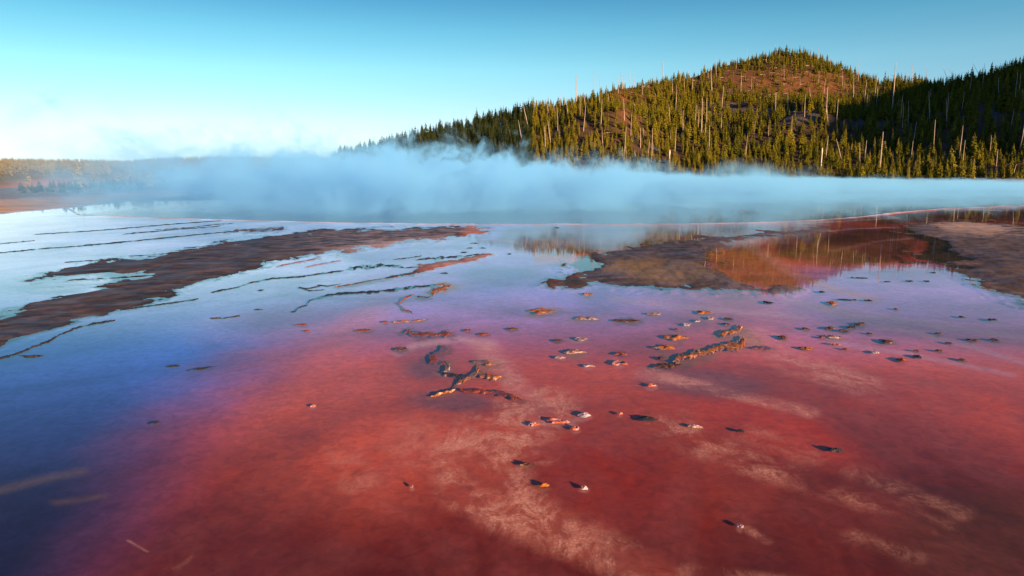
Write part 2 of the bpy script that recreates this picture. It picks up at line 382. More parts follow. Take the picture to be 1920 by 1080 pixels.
# darker wine-red pools and rust in the right corner
def blob(cx, cy, rx, ry, ang=0.0, soft=0.6):
    a = R(ang); X = (U-cx)*math.cos(a)+(V-cy)*math.sin(a); Y = -(U-cx)*math.sin(a)+(V-cy)*math.cos(a)
    d = np.hypot(X/rx, Y/ry)+wv*0.35; return 1-sstep(d, 1-soft, 1+soft*0.3)
put(sstep(V, 700, 900)*0.6*(1-dark), (0.42, 0.030, 0.002)); put(sstep(V, 800, 1080)*0.9*(1-dark), (0.12, 0.008, 0.001))
put(blob(1150, 900, 190, 110, 20)*0.6, (0.34, 0.018, 0.001))
put(blob(1700, 860, 330, 150, 15)*0.75, (0.14, 0.014, 0.004))
put(blob(1850, 1010, 230, 130, 0)*0.8, (0.13, 0.032, 0.002))
put(blob(1450, 800, 250, 60, 22)*0.6, (0.70, 0.050, 0.003))
put(blob(640, 820, 260, 180, 0)*0.4, (0.80, 0.15, 0.05))
put(blob(640, 640, 130, 40, -45)*0.4, (0.70, 0.11, 0.05))
put(blob(1320, 715, 150, 30, 5)*0.7, (0.17, 0.085, 0.07))
put(blob(1010, 712, 40, 26, 0)*0.0, (0, 0, 0))
put(blob(855, 748, 90, 22, 3)*0.7, (0.15, 0.085, 0.08))
put(blob(800, 690, 60, 22, 0)*0.6, (0.16, 0.085, 0.075))
# yellow-brown drift of mat under the water at lower left
put((1-sstep(line_d(U, V, [(-60, 930), (40, 905), (100, 890), (150, 880)], 0.5)+wv*14, 0, 16))*0.55, (0.26, 0.17, 0.10))
put((1-sstep(line_d(U, V, [(105, 938), (150, 932), (190, 925)], 0.5)+wv*14, 0, 15))*0.55, (0.26, 0.15, 0.06))
# pale bands
lace = np.zeros(len(x))
def band(P, w, a, c=None, ca=0.0, k=0.5):
    global lace
    d = line_d(U, V, P, k)+wv*w*0.7; e = (1-sstep(d, w*0.2, w)); lace = np.maximum(lace, e*a)
    if c is not None: put(e*ca, c)
band([(745, 660), (780, 645), (860, 633), (920, 640)], 12, 0.5, (0.80, 0.42, 0.34), 0.6)
band([(900, 640), (945, 690), (985, 740), (1000, 760)], 22, 0.8, (0.75, 0.24, 0.14), 0.5)
band([(1000, 755), (960, 790), (890, 850), (900, 910), (960, 960), (1060, 1000), (1200, 1060), (1350, 1140)], 48, 1.0, (0.62, 0.11, 0.04), 0.4)
band([(930, 790), (870, 870), (930, 930)], 40, 0.8)
band([(780, 800), (740, 830), (800, 860)], 24, 0.35)
band([(1210, 695), (1290, 715), (1400, 740), (1520, 770)], 14, 0.75, (0.72, 0.22, 0.12), 0.3)
band([(1010, 790), (1020, 850)], 18, 0.6)
band([(1260, 790), (1340, 840), (1450, 880), (1600, 930), (1760, 980)], 34, 0.75)
band([(1380, 800), (1500, 850), (1650, 900), (1800, 960)], 26, 0.5)
band([(1420, 630), (1500, 680), (1620, 720)], 26, 0.7)
band([(1180, 660), (1250, 640)], 20, 0.0)
band([(640, 840), (680, 900), (660, 905)], 22, 0.35)
band([(1400, 985), (1440, 1010)], 9, 0.7)
band([(1230, 1060), (1400, 1080), (1550, 1100)], 26, 0.9)
band([(240, 1008), (275, 1028)], 4, 0.5, (0.4, 0.2, 0.16), 0.3)
band([(330, 1060), (370, 1030)], 7, 0.5)
band([(1600, 1000), (1720, 1040)], 24, 0.5)
# long faint streaks at right under the sky's reflection
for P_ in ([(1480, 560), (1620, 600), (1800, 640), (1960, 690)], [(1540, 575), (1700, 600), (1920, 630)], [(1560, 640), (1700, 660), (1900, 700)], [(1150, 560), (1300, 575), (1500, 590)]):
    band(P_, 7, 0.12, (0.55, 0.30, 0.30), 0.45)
# orange channel and wet flat behind the central bar, the hill's red-brown reflection painted into its colour
put(sstep(sdK, -3, 4)*0.9, (0.50, 0.14, 0.020))
put((1-sstep(line_d(U, V, [(1425, 448), (1410, 462), (1440, 482), (1490, 512), (1560, 540), (1640, 560)], 0.3), 2, 7))*0.7, (0.62, 0.24, 0.15))
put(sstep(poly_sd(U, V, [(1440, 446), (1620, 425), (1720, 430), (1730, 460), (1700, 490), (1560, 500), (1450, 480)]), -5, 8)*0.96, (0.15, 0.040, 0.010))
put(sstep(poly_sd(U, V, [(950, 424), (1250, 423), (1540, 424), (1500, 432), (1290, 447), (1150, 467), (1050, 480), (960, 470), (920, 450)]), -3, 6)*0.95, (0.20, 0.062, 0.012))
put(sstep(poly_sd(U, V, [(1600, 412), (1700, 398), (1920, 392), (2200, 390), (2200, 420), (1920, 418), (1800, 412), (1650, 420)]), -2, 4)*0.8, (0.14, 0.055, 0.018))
# pale edges of the terraces
def edge(P, w, c, a):
    d = line_d(U, V, P, 0.12)+wob*0.06; put((1-sstep(d, w*0.4, w))*a, c)
edge([(1250, 455), (1340, 444), (1440, 440), (1500, 437), (1560, 432), (1600, 428), (1680, 425)], 1.3, (0.62, 0.38, 0.28), 0.9)
edge([(1500, 418), (1600, 413), (1680, 408), (1660, 402), (1640, 399)], 1.3, (0.6, 0.48, 0.36), 0.9)
edge([(1760, 396), (1800, 392), (1850, 393), (1920, 399)], 1.2, (0.6, 0.45, 0.36), 0.9)
edge([(1700, 423), (1760, 414), (1850, 413), (1920, 418)], 1.3, (0.55, 0.36, 0.27), 0.9)
edge([(1640, 452), (1700, 446), (1730, 440)], 1.4, (0.45, 0.24, 0.17), 0.8)
edge([(1640, 452), (1560, 470)], 2.0, (0.4, 0.15, 0.08), 0.5)
edge([(915, 452), (950, 452)], 4.0, (0.5, 0.10, 0.03), 0.8)
# bed under the pool: white sinter at the brim, ochre, then turquoise to blue
put(sstep(sdP, -3.5, -0.5), (0.62, 0.58, 0.53))
put(sstep(sdP, 1, 5), (0.30, 0.42, 0.36))
put(sstep(sdP, 4, 11), (0.10, 0.62, 0.75))
put(sstep(sdP, 12, 26), (0.03, 0.36, 0.72))
# bars
wz = sstep(z, -0.010, -0.003)*(sdP < -4); dL = np.maximum(sstep(sdL, -1, 3), wz*(sdL > -30)); dC = np.maximum(sstep(sdC, -1, 3), wz*(sdC > -30)); dR = np.maximum(sstep(sdR, -1, 3), wz*(sdR > -30)); dS = np.maximum(sstep(sdS, -1, 1), wz*(sdS > -12))
put(dL, (0.030, 0.023, 0.017)); put(dL*sstep(fbm(x*0.4, y*0.9, 71, 4), 0.05, 0.5)*0.35, (0.10, 0.045, 0.025))
put(dL*sstep(U, 560, 700)*sstep(sdL, 9, 2)*sstep(V, 440, 452)*0.9, (0.42, 0.27, 0.21))
put(dL*sstep(U, 855, 885), (0.42, 0.11, 0.03))
put(dC, (0.055, 0.036, 0.022)); put(dC*blob(1235, 508, 105, 26, 4, 0.5)*0.95, (0.22, 0.125, 0.030)); put(dC*sstep(U, 1310, 1370)*0.7, (0.13, 0.10, 0.085))  # grey right end puts the wet sheen into the mud colour
put(dR, (0.075, 0.042, 0.016)); put(dR*sstep(poly_sd(U, V, [(1740, 418), (1830, 416), (1900, 430), (1860, 442), (1780, 436)]), -3, 4), (0.34, 0.20, 0.09))
put(dS, (0.28, 0.13, 0.08)); put(dS*sstep(fbm(x*2, y*2, 73, 3), -0.1, 0.3), (0.34, 0.07, 0.03))
# land beyond
put(land, (0.34, 0.25, 0.14)); put(land*sstep(u_, 500, 250)*0.9, (0.60, 0.32, 0.09)); put(land*sstep(y-farY, 8, 16), (0.10, 0.08, 0.045))
put(land*sstep(u_, 1450, 1550)*(1-sstep(np.abs(y-farY-2.5-2*fbm(x*0.05, y*0, 7, 2)), 0.6, 2.0)), (0.5, 0.42, 0.34)); put(land*sstep(u_, 1500, 1620)*sstep(fbm(x*0.05, y*0.5, 75, 3), 0, 0.3)*0.6, (0.06, 0.045, 0.04))
put(back*0.9, (0.34, 0.30, 0.26))
dryw = np.clip(isbar+land+back, 0, 1)*sstep(z, -0.012, 0.006)
tan_ = np.clip(sstep(U, 1700, 1800)*sstep(V, 460, 430)+sstep(U, 480, 700)*(V < 500)*(U < 930)+land, 0, 1)
red_ = (1-dark)*(1-isbar)*(1-sstep(sdP, -3, 0))*(1-land)

gverts = np.stack([x, y, z], -1)
idx = np.arange(nr*nc).reshape(nr, nc)
q = np.stack([idx[:-1, :-1], idx[1:, :-1], idx[1:, 1:], idx[:-1, 1:]], -1).reshape(-1, 4)[:, ::-1]
wrap = np.stack([idx[:-1, -1], idx[1:, -1], idx[1:, 0], idx[:-1, 0]], -1)[:, ::-1]
q = np.concatenate([q, wrap])
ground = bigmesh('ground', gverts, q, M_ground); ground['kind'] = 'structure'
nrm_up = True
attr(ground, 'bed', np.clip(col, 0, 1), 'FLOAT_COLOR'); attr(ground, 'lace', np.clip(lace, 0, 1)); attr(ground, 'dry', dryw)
attr(ground, 'tan', tan_); attr(ground, 'red', np.clip(red_, 0, 1))
# run-off fans out from the pool's near edge: coordinates along and across it
ang = np.arctan2(x-6, 55-y); rad = np.hypot(x-6, 55-y)
across = ang*np.maximum(rad, 1); 
fl = np.stack([ang*45*1.6, rad*0.8, np.zeros_like(rad)], -1)
def vattr(o, name, d):
    a = o.data.attributes.new(name, 'FLOAT_VECTOR', 'POINT'); a.data.foreach_set('vector', np.ascontiguousarray(d, dtype=np.float32).ravel())
vattr(ground, 'flow', fl)
vattr(ground, 'bar', np.stack([x*0.55+y*0.25, y*1.0-x*0.3, z*0], -1))

# ------------------------------------------------------------------ water sheets: one grid cut into the hot pool and the shallow run-off
keep_r = (dd > 0.2) & (dd < 175)
rows = np.where(keep_r)[0][::4]; cols = np.arange(0, nc, 4)
if cols[-1] != nc-1: cols = np.append(cols, nc-1)
gi = np.ix_(rows, cols); wx = XX[gi]; wy = YY[gi]; wsd = sdP.reshape(nr, nc)[gi]
wn_r, wn_c = wx.shape; wid = np.arange(wn_r*wn_c).reshape(wn_r, wn_c)
wq = np.stack([wid[:-1, :-1], wid[1:, :-1], wid[1:, 1:], wid[:-1, 1:]], -1).reshape(-1, 4)[:, ::-1]
wc = (wsd[:-1, :-1] > 0).ravel(); wyc = wy[:-1, :-1].ravel()
wv3 = np.stack([wx.ravel(), wy.ravel(), np.zeros(wx.size)], -1)
def cut(name, sel, mat):
    f = wq[sel]; used, inv = np.unique(f, return_inverse=True)
    o = bigmesh(name, wv3[used], inv.reshape(-1, 4), mat); o['kind'] = 'structure'; return o
cut('water', (~wc) & (wyc > -4), M_water)
cut('hot_spring_pool', wc & (wyc > -4), M_water)

# ------------------------------------------------------------------ hills
CU = [0, 560, 600, 640, 700, 760, 820, 880, 930, 1000, 1060, 1110, 1150, 1220, 1250, 1300, 1340, 1400, 1450, 1500, 1550, 1600, 1640, 1680, 1740, 1790, 1830, 1870, 1920, 2100, 2500, 3400, 6000]
CV = [340, 325, 308, 298, 284, 265, 250, 239, 224, 205, 197, 186, 168, 160, 154, 144, 127, 112, 102, 104, 122, 144, 160, 154, 164, 156, 144, 130, 122, 112, 130, 180, 260]
CY = [230, 230, 230, 230, 232, 235, 238, 240, 242, 245, 245, 242, 242, 252, 258, 264, 268, 275, 280, 276, 268, 255, 245, 240, 228, 222, 218, 214, 210, 200, 190, 180, 160]
def hill_z(X, Y):
    X = np.asarray(X, float); Y = np.asarray(Y, float); Ys = np.maximum(Y, 1)
    u = 960+F*1.0144*X/Ys
    v = np.interp(u, CU, CV); yc = np.interp(u, CU, CY)
    e = elev(u+0*v, v); zc = np.maximum(H+e*yc, 0)
    y0 = np.interp(u, [0, 600, 800, 1000, 1200, 1400, 1600, 1700, 1920, 2500, 6000], [170, 178, 170, 162, 152, 142, 132, 122, 106, 84, 70])
    p = (Y-y0)/(yc-y0); pp = np.clip(p, 0, 1)
    g = pp**1.15*(1-0.0*pp)
    g = np.where(p > 1, 1-0.9*np.clip(p-1, 0, 3)**1.3, g)
    zz_ = zc*np.clip(g, -0.1, 1)
    env = np.clip(pp*(1-pp)*4, 0, 1)*(p < 1)
    zz_ = zz_ + env*(fbm(X*0.03, Y*0.03, 81, 4)*4.5*np.clip(zc/40, 0.2, 1) + fbm(X*0.18, Y*0.18, 85, 3)*0.9)
    # rocky knob and spurs in front of the main face
    def kn(uc, Yc, hh, sx, sy):
        Xc = (uc-960)/F*Yc; return hh*np.exp(-((X-Xc)/sx)**2-((Y-Yc)/sy)**2)
    zz_ = zz_+kn(1505, 178, 5.0, 9, 9)+kn(1620, 172, 2.5, 9, 8)+kn(1150, 196, 4.0, 9, 14)+kn(1850, 150, 3.0, 12, 10)+kn(1090, 205, 3.0, 6, 12)
    return np.maximum(zz_, -1)
def grid_obj(name, xs, ys, fn, mat, **at_):
    XG, YG = np.meshgrid(xs, ys); ZG = fn(XG, YG); n, m = XG.shape; ii = np.arange(n*m).reshape(n, m)
    f = np.stack([ii[:-1, :-1], ii[:-1, 1:], ii[1:, 1:], ii[1:, :-1]], -1).reshape(-1, 4)
    return bigmesh(name, np.stack([XG.ravel(), YG.ravel(), ZG.ravel()], -1), f, mat), XG.ravel(), YG.ravel(), ZG.ravel()
hill, hx, hy, hz = grid_obj('hill', np.arange(-95, 330, 1.1), np.arange(60, 400, 1.1), lambda a, b: hill_z(a, b)-0.25*(hill_z(a, b) < 0.05), M_hill)
hill['kind'] = 'structure'
hu, hv = proj(hx, hy, hz)
def gb(u, v, cu, cv, ru, rv): return np.exp(-((u-cu)/ru)**2-((v-cv)/rv)**2)
def bare_f(u, v):
    return np.clip(gb(u, v, 1430, 155, 110, 32)*1.3+gb(u, v, 1550, 165, 60, 25)*1.1+gb(u, v, 1172, 205, 22, 45)+gb(u, v, 1210, 175, 40, 14)*0.6, 0, 1)
def rock_f(u, v):
    return np.clip(gb(u, v, 1505, 222, 55, 14)+gb(u, v, 1630, 235, 40, 10)*0.8+gb(u, v, 1370, 205, 90, 14)*0.8+gb(u, v, 1850, 215, 45, 12)*0.7+gb(u, v, 1048, 225, 12, 25)*0.5, 0, 1)
attr(hill, 'bare', np.clip(bare_f(hu, hv)*(0.75+0.5*fbm(hx*0.2, hy*0.2, 91, 3)), 0, 1)); attr(hill, 'rock', rock_f(hu, hv))

# far hills on the left
FU = [-4000, -1500, -500, 0, 60, 130, 200, 250, 300, 420, 520, 640, 800, 1100, 1400]
FV = [250, 270, 292, 303, 303, 304, 306, 307, 301, 297, 299, 298, 298, 300, 312]
def far_z(X, Y):
    u = 960+F*1.0144*X/np.maximum(Y, 1); v = np.interp(u, FU, FV); e = elev(u, v); zc = H+e*640
    y0 = np.interp(u, [-4000, -500, 0, 200, 640], [70, 75, 90, 105, 230])
    p = np.clip((Y-y0)/(640-y0), 0, 1.6); g = np.where(p < 1, p**1.1, 1-(p-1)*1.5)
    return zc*g+fbm(X*0.03, Y*0.02, 95, 4)*1.3*np.clip(p*4, 0, 1)*np.clip((1-p)*3, 0, 1) + 0.35*np.clip(p*30, 0, 1)
far, fx, fy, fz = grid_obj('far_hill', np.arange(-900, 160, 5.0), np.arange(66, 900, 4.0), lambda a, b: far_z(a, b), M_far)
far['kind'] = 'structure'
fu, fv = proj(fx, fy, fz)
attr(far, 'bare', np.clip(gb(fu, fv, 95, 345, 45, 9)*1.3+gb(fu, fv, 50, 352, 55, 4)+gb(fu, fv, 10, 310, 40, 3)*0.6+gb(fu, fv, 130, 309, 40, 2)*0.6, 0, 1))
# unseen ridge added behind the viewer, its crest shaped to shade the right slopes
RS = [-500, 95, 108, 120, 140, 150, 162, 175, 196, 220, 245, 280, 400, 800]
RG = [-40, -40, -6, 2, 8, 12, 32, 46, 43, 48, 53, 54, 54, 54]
Lh = np.array([-math.sin(SUN_AZ), -math.cos(SUN_AZ)]); Ph = np.array([Lh[1], -Lh[0]]); T0 = 150.0
def ridge_z(X, Y):
    s = X*Ph[0]+Y*Ph[1]; t = X*Lh[0]+Y*Lh[1]
    top = np.interp(s+5*fbm(s*0.04, s*0+3, 131, 3), RS, RG)+3.5*fbm(s*0.12, s*0, 133, 3)+T0*math.tan(SUN_EL)
    w = 45+0*s; return np.maximum(top, 0)*np.exp(-((t+T0)/w)**2)*(1+0.03*fbm(X*0.05, Y*0.05, 99, 3)) - 0.6
shade_ridge, *_ = grid_obj('shade_ridge_mesh', np.arange(-100, 800, 7.0), np.arange(-420, 330, 7.0), ridge_z, M_hill)
shade_ridge.name = 'shade_ridge_behind'; shade_ridge['kind'] = 'structure'
for n_ in ('bare', 'rock'): attr(shade_ridge, n_, np.zeros(len(shade_ridge.data.vertices)))

# ------------------------------------------------------------------ trees
def tube(path, radii, seg=5):
    V_, F_ = [], []
    for k, (p, r_) in enumerate(zip(path, radii)):
        for s in range(seg):
            a = 2*math.pi*s/seg; V_.append((p[0]+r_*math.cos(a), p[1]+r_*math.sin(a), p[2]))
    for k in range(len(path)-1):
        for s in range(seg):
            F_.append((k*seg+s, k*seg+(s+1) % seg, (k+1)*seg+(s+1) % seg, (k+1)*seg+s))
    F_.append(tuple(range((len(path)-1)*seg, len(path)*seg))); return V_, F_
def crown_arrays(seed, levels=11, per=7, slim=0.2):
    """unit-height crown: drooping branch sprays on an uneven cone, triangles only"""
    q_ = random.Random(seed); V_, F_ = [], []
    for k in range(levels):
        f_ = k/(levels-1); z0 = 0.10+0.86*f_
        rr = slim*(1-f_)**0.75*(0.55+0.45*min(1, f_*5+0.35))+0.012
        for j in range(per if f_ < 0.75 else per-2):
            a = 2*math.pi*(j+q_.random()*0.8)/per+k*1.3; r_ = rr*q_.uniform(0.6, 1.25)
            ca, sa = math.cos(a), math.sin(a); zt = z0-r_*q_.uniform(0.0, 0.5)+q_.uniform(-.02, .02)
            wd = r_*q_.uniform(0.35, 0.6)+0.012; up = 0.05+0.035*q_.random()
            b = len(V_); mx_, my_ = ca*r_*0.5, sa*r_*0.5
            V_ += [(0, 0, z0+0.02), (mx_-sa*wd, my_+ca*wd, (z0+zt)/2-0.012), (ca*r_, sa*r_, zt), (mx_+sa*wd, my_-ca*wd, (z0+zt)/2-0.012), (mx_*1.2, my_*1.2, (z0+zt)/2+up)]
            F_ += [(b, b+1, b+4), (b+1, b+2, b+4), (b+2, b+3, b+4), (b+3, b, b+4)]
    b = len(V_); V_ += [(-.012, 0, .93), (.012, 0, .93), (0, .012, .93), (0, 0, 1.02)]; F_ += [(b, b+1, b+3), (b+1, b+2, b+3), (b+2, b, b+3)]
    return np.array(V_), np.array(F_)
CROWNS = [crown_arrays(i+1, levels=random.choice([9, 10, 11]), per=6, slim=random.uniform(0.16, 0.27)) for i in range(8)]
LOWS = [crown_arrays(i+50, levels=6, per=4, slim=random.uniform(0.17, 0.28)) for i in range(6)]
def crown_mesh(arr, mat):
    me = bpy.data.meshes.new('crown'); me.from_pydata(arr[0].tolist(), [], arr[1].tolist()); me.materials.append(mat); return me
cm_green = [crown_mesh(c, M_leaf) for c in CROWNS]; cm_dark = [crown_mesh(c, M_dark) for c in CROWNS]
tv, tf = tube([(0, 0, -0.06), (0.004, 0, 0.3), (0, 0.003, 0.7), (0, 0, 0.97)], [0.022, 0.016, 0.009, 0.003])
tm = bpy.data.meshes.new('trunk'); tm.from_pydata(tv, [], tf); tm.materials.append(M_bark)

def ray_hit(u, v, fn, y0=40, y1=420, n=900):
    d = ray(u, v); ys_ = np.linspace(y0, y1, n); t = ys_/d[1]; zz_ = H+d[2]*t; g = fn(d[0]*t, ys_)
    hit = np.where(zz_ <= g)[0]
    if len(hit) == 0: return None
    i = hit[0]; return np.array([d[0]*t[i], ys_[i], g[i]])

# candidate positions over the main hill
cand = []
X_ = rng.uniform(-70, 260, 60000); Y_ = rng.uniform(84, 292, 60000)
Z_ = hill_z(X_, Y_); Uc, Vc = proj(X_, Y_, Z_)
u0 = 960+F*1.0144*X_/Y_; crest = np.interp(u0, CU, CY)
y0c = np.interp(u0, [0, 600, 800, 1000, 1200, 1400, 1600, 1700, 1920, 2500], [170, 178, 170, 162, 152, 142, 132, 122, 106, 84])
ok = (Y_ > y0c-4) & (Y_ < crest+6) & (u0 > 625) & (u0 < 2050)
dens = 0.62+0.35*fbm(X_*0.07, Y_*0.07, 111, 3)
dens = dens*(1-0.5*bare_f(Uc, Vc))*(1-0.9*rock_f(Uc, Vc))
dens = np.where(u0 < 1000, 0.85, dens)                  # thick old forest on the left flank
dens = dens*np.clip((Y_-y0c+6)/8, 0.3, 1)
dens = np.where(Y_ > crest-5, np.maximum(dens, 0.30), dens)
keep = ok & (rng.random(60000) < dens*0.85)
X_, Y_, Z_, u0, Uc, Vc = X_[keep], Y_[keep], Z_[keep], u0[keep], Uc[keep], Vc[keep]
hgt = rng.uniform(2.2, 4.1, len(X_))*np.where(u0 < 1010, 1.15, 1.0)*np.where(Y_ > np.interp(u0, CU, CY)-6, 0.95, 1)
hgt *= np.where(rng.random(len(X_)) < 0.45, rng.uniform(0.4, 0.8, len(X_)), 1.0)*np.where(rng.random(len(X_)) < 0.05, 1.3, 1.0)
hgt *= (1-0.35*bare_f(Uc, Vc))*np.where(Z_ < 4, 0.82, 1)
wid_ = hgt*rng.uniform(0.55, 1.2, len(X_))
# remove trees that another tree already stands on
grid = {}; sel = []
for i in np.argsort(-hgt):
    k = (int(X_[i]//0.72), int(Y_[i]//1.0))
    if k in grid: continue
    grid[k] = 1; sel.append(i)
sel = np.array(sel); X_, Y_, Z_, u0, Uc, Vc, hgt, wid_ = [a[sel] for a in (X_, Y_, Z_, u0, Uc, Vc, hgt, wid_)]
inview = (Uc > -5) & (Uc < 1925)
size = np.where(inview, hgt/Y_, 0)
order = np.argsort(-size); single = set(order[:285].tolist())
lev_z = (Z_ > 9)
def tree_label(u, zb, dark_, h_):
    if dark_:
        zone = 'above the steam at the far left end' if u < 800 else ('in its middle' if u < 900 else 'next to the sunlit spur')
        return f'{"tall" if h_ > 4.2 else "lower"} dark conifer of the left flank forest, {zone}', 'dark conifers on the left flank of the hill'
    size = 'tall' if h_ > 4.0 else ('middling' if h_ > 3.2 else 'low')
    zone = ('left of the left bleached trunk' if u < 1256 else 'right of the left bleached trunk' if u < 1400 else 'left of the right bleached trunk' if u < 1542 else
            'left of the tall branchy trunk' if u < 1656 else 'right of the tall branchy trunk' if u < 1750 else 'on the last stretch of shore' if u < 1850 else 'at the right edge of the photo')
    row = 'front row' if zb < 1.2 else ('second row' if zb < 3 else 'higher row')
    return f'{size} young pine, {row} above pool, {zone}', 'young pines on the lower slope'
for i in sorted(single):
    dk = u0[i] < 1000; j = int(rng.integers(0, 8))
    root = bpy.data.objects.new('pine_tree', None); C.objects.link(root)
    root.location = (X_[i], Y_[i], Z_[i]-0.1); root.rotation_euler = (rng.normal(0, .02), rng.normal(0, .02), rng.uniform(0, 6.28)); root.scale = (wid_[i], wid_[i], hgt[i])
    lb, gr = tree_label(u0[i], Z_[i], dk, hgt[i]); thing(root, lb, 'tree', gr)
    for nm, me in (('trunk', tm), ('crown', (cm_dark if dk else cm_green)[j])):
        o = bpy.data.objects.new(nm, me); o.parent = root; C.objects.link(o)
rest = [i for i in range(len(X_)) if i not in single]
def forest(name, ids, Xa, Ya, Za, ha, wa, mat, arrs, tint_fn, label=None):
    VV, FF, TT = [], [], []; off = 0
    for i in ids:
        a_, f_ = arrs[int(rng.integers(0, len(arrs)))]; an = rng.uniform(0, 6.28); c_, s_ = math.cos(an), math.sin(an)
        p = a_*np.array([wa[i], wa[i], ha[i]]); p = np.stack([p[:, 0]*c_-p[:, 1]*s_+Xa[i], p[:, 0]*s_+p[:, 1]*c_+Ya[i], p[:, 2]+Za[i]-0.15], -1)
        VV.append(p); FF.append(f_+off); off += len(p); TT.append(np.full(len(p), tint_fn(i)))
    o = bigmesh(name, np.concatenate(VV), np.concatenate(FF), mat, smooth=False); o['kind'] = 'stuff'
    attr(o, 'tint', np.concatenate(TT)); return o
rest_g = [i for i in rest if u0[i] >= 1000]; rest_d = [i for i in rest if u0[i] < 1000]
o = forest('pine_forest', rest_g, X_, Y_, Z_, hgt, wid_, M_leafs, CROWNS, lambda i: rng.uniform(0, 1)*0.8+0.2*(u0[i] < 1350))
o['label'] = 'forest of young pines covering the upper slopes of the hill'; o['category'] = 'forest'
M_shadeleafs = mat_leaf('shaded_needles_distant', (0.017, 0.027, 0.009), (0.034, 0.044, 0.013), True)  # same flank shade put into the colour of the distant trees
o = forest('conifer_forest', rest_d, X_, Y_, Z_, hgt, wid_, M_shadeleafs, CROWNS, lambda i: rng.uniform(0, 1))
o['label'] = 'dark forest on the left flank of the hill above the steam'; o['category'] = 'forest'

# trees on the far left hills and the low belt at the left shore
Xf = rng.uniform(-600, -20, 26000); Yf = rng.uniform(110, 620, 26000); Zf = far_z(Xf, Yf); uf = 960+F*1.0144*Xf/Yf
pu, pv = proj(Xf, Yf, Zf)
kf = (uf > -120) & (uf < 640) & (rng.random(26000) < (0.45+0.8*fbm(Xf*0.02, Yf*0.02, 121, 3))*(1-gb(pu, pv, 90, 345, 60, 9)))
Xf, Yf, Zf = Xf[kf][:3800], Yf[kf][:3800], Zf[kf][:3800]
o = forest('far_forest', range(len(Xf)), Xf, Yf, Zf, rng.uniform(2.2, 4.5, len(Xf)), rng.uniform(3, 6, len(Xf)), M_farleaf, LOWS, lambda i: rng.uniform(0.2, 1))
o['label'] = 'scattered woods on the low sunlit hills at far left'; o['category'] = 'forest'
nb = 0
for k in range(70):
    uu = rng.uniform(50, 330); Yb = rng.uniform(78, 112)*(1+max(0, uu-150)*0.0012)
    Xb = (uu-960)/F*Yb
    root = bpy.data.objects.new('conifer_tree', None); C.objects.link(root)
    hb = rng.uniform(0.8, 1.7); root.location = (Xb, Yb, 0.35); root.scale = (hb*1.6, hb*1.6, hb); root.rotation_euler = (0, 0, rng.uniform(0, 6.28))
    thing(root, f'{"tallest" if hb > 1.5 else "small"} dark conifer behind the left shore, ' + ('by the orange bank' if uu < 130 else 'half veiled by thin steam' if uu < 230 else 'deep in the steam'), 'tree', 'dark conifers behind the left shore')
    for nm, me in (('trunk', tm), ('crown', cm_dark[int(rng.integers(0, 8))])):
        o = bpy.data.objects.new(nm, me); o.parent = root; C.objects.link(o)

# ------------------------------------------------------------------ dead trunks, each traced
SN = [  # top u, top v, base u, base v, style
 (980,191,992,247,0),(934,221,943,238,1),(972,225,979,268,0),(1024,185,1029,215,0),(1031,188,1033,208,1),(1038,192,1040,223,0),(1027,225,1033,273,0),(1021,237,1023,287,0),
 (1062,193,1066,220,0),(1071,188,1073,208,1),(1094,170,1097,202,0),(1081,140,1082,178,2),(1114,133,1114,160,1),(1165,130,1167,160,2),(1170,138,1170,162,1),(1188,130,1189,160,1),(1181,128,1181,158,1),
 (1140,175,1142,200,0),(1169,185,1171,226,0),(1190,193,1190,217,0),(1201,240,1201,278,0),(1206,240,1206,268,0),(1190,283,1192,300,0),(1173,273,1175,306,0),(1205,155,1205,178,0),(953,238,959,264,0),
 (1243,112,1243,158,2),(1342,105,1343,147,1),(1327,122,1328,154,1),(1333,125,1335,183,0),(1357,160,1353,203,0),(1454,175,1454,213,0),(1477,173,1478,207,0),(1281,207,1280,257,0),(1317,183,1315,258,0),
 (1323,232,1323,262,0),(1254,195,1256,228,0),(1454,83,1453,110,1),(1437,100,1437,120,1),(1401,88,1402,118,1),(1261,153,1260,180,0),(1522,88,1520,115,1),(1535,88,1535,124,1),(1557,103,1557,132,1),
 (1610,113,1609,152,1),(1680,117,1673,205,2),(1711,118,1710,165,1),(1632,168,1627,222,0),(1646,162,1643,203,0),(1693,178,1687,237,0),(1685,187,1680,213,0),(1552,162,1548,232,2),(1550,200,1553,238,0),
 (1601,138,1600,190,0),(1500,142,1500,163,1),(1536,132,1535,156,1),(1518,163,1520,190,0),(1742,170,1743,232,0),(1775,185,1775,240,0),(1656,247,1649,320,2),(1625,263,1620,310,0),(1612,267,1612,312,0),
 (1827,300,1822,334,0),(1906,308,1900,326,0),(1871,280,1868,312,0),(1542,277,1539,317,3),(1568,260,1581,311,0),(1553,255,1548,300,0),(1256,281,1255,316,3),(1767,120,1767,160,1),(1824,118,1824,146,1),
 (1780,129,1780,158,1),(1872,145,1872,178,0),(1918,168,1918,198,0),(1380,108,1381,128,1),(1290,128,1290,150,1),(1738,124,1737,164,1),(1700,132,1699,160,1),(1226,140,1226,162,1),(1050,172,1051,200,1),
 (1125,140,1125,178,1),(996,190,997,206,1),(1268,182,1267,212,1),(1410,140,1409,168,1),(1390,135,1390,160,1),(1470,120,1470,150,1),(1580,130,1580,160,1)]
WORDS = ['leftmost', 'second from left', 'third from left', 'fourth from left', 'fifth from left', 'sixth from left', 'seventh from left', 'eighth from left', 'ninth from left', 'tenth from left', 'eleventh from left', 'twelfth from left', 'thirteenth from left', 'fourteenth from left', 'fifteenth from left', 'sixteenth from left']
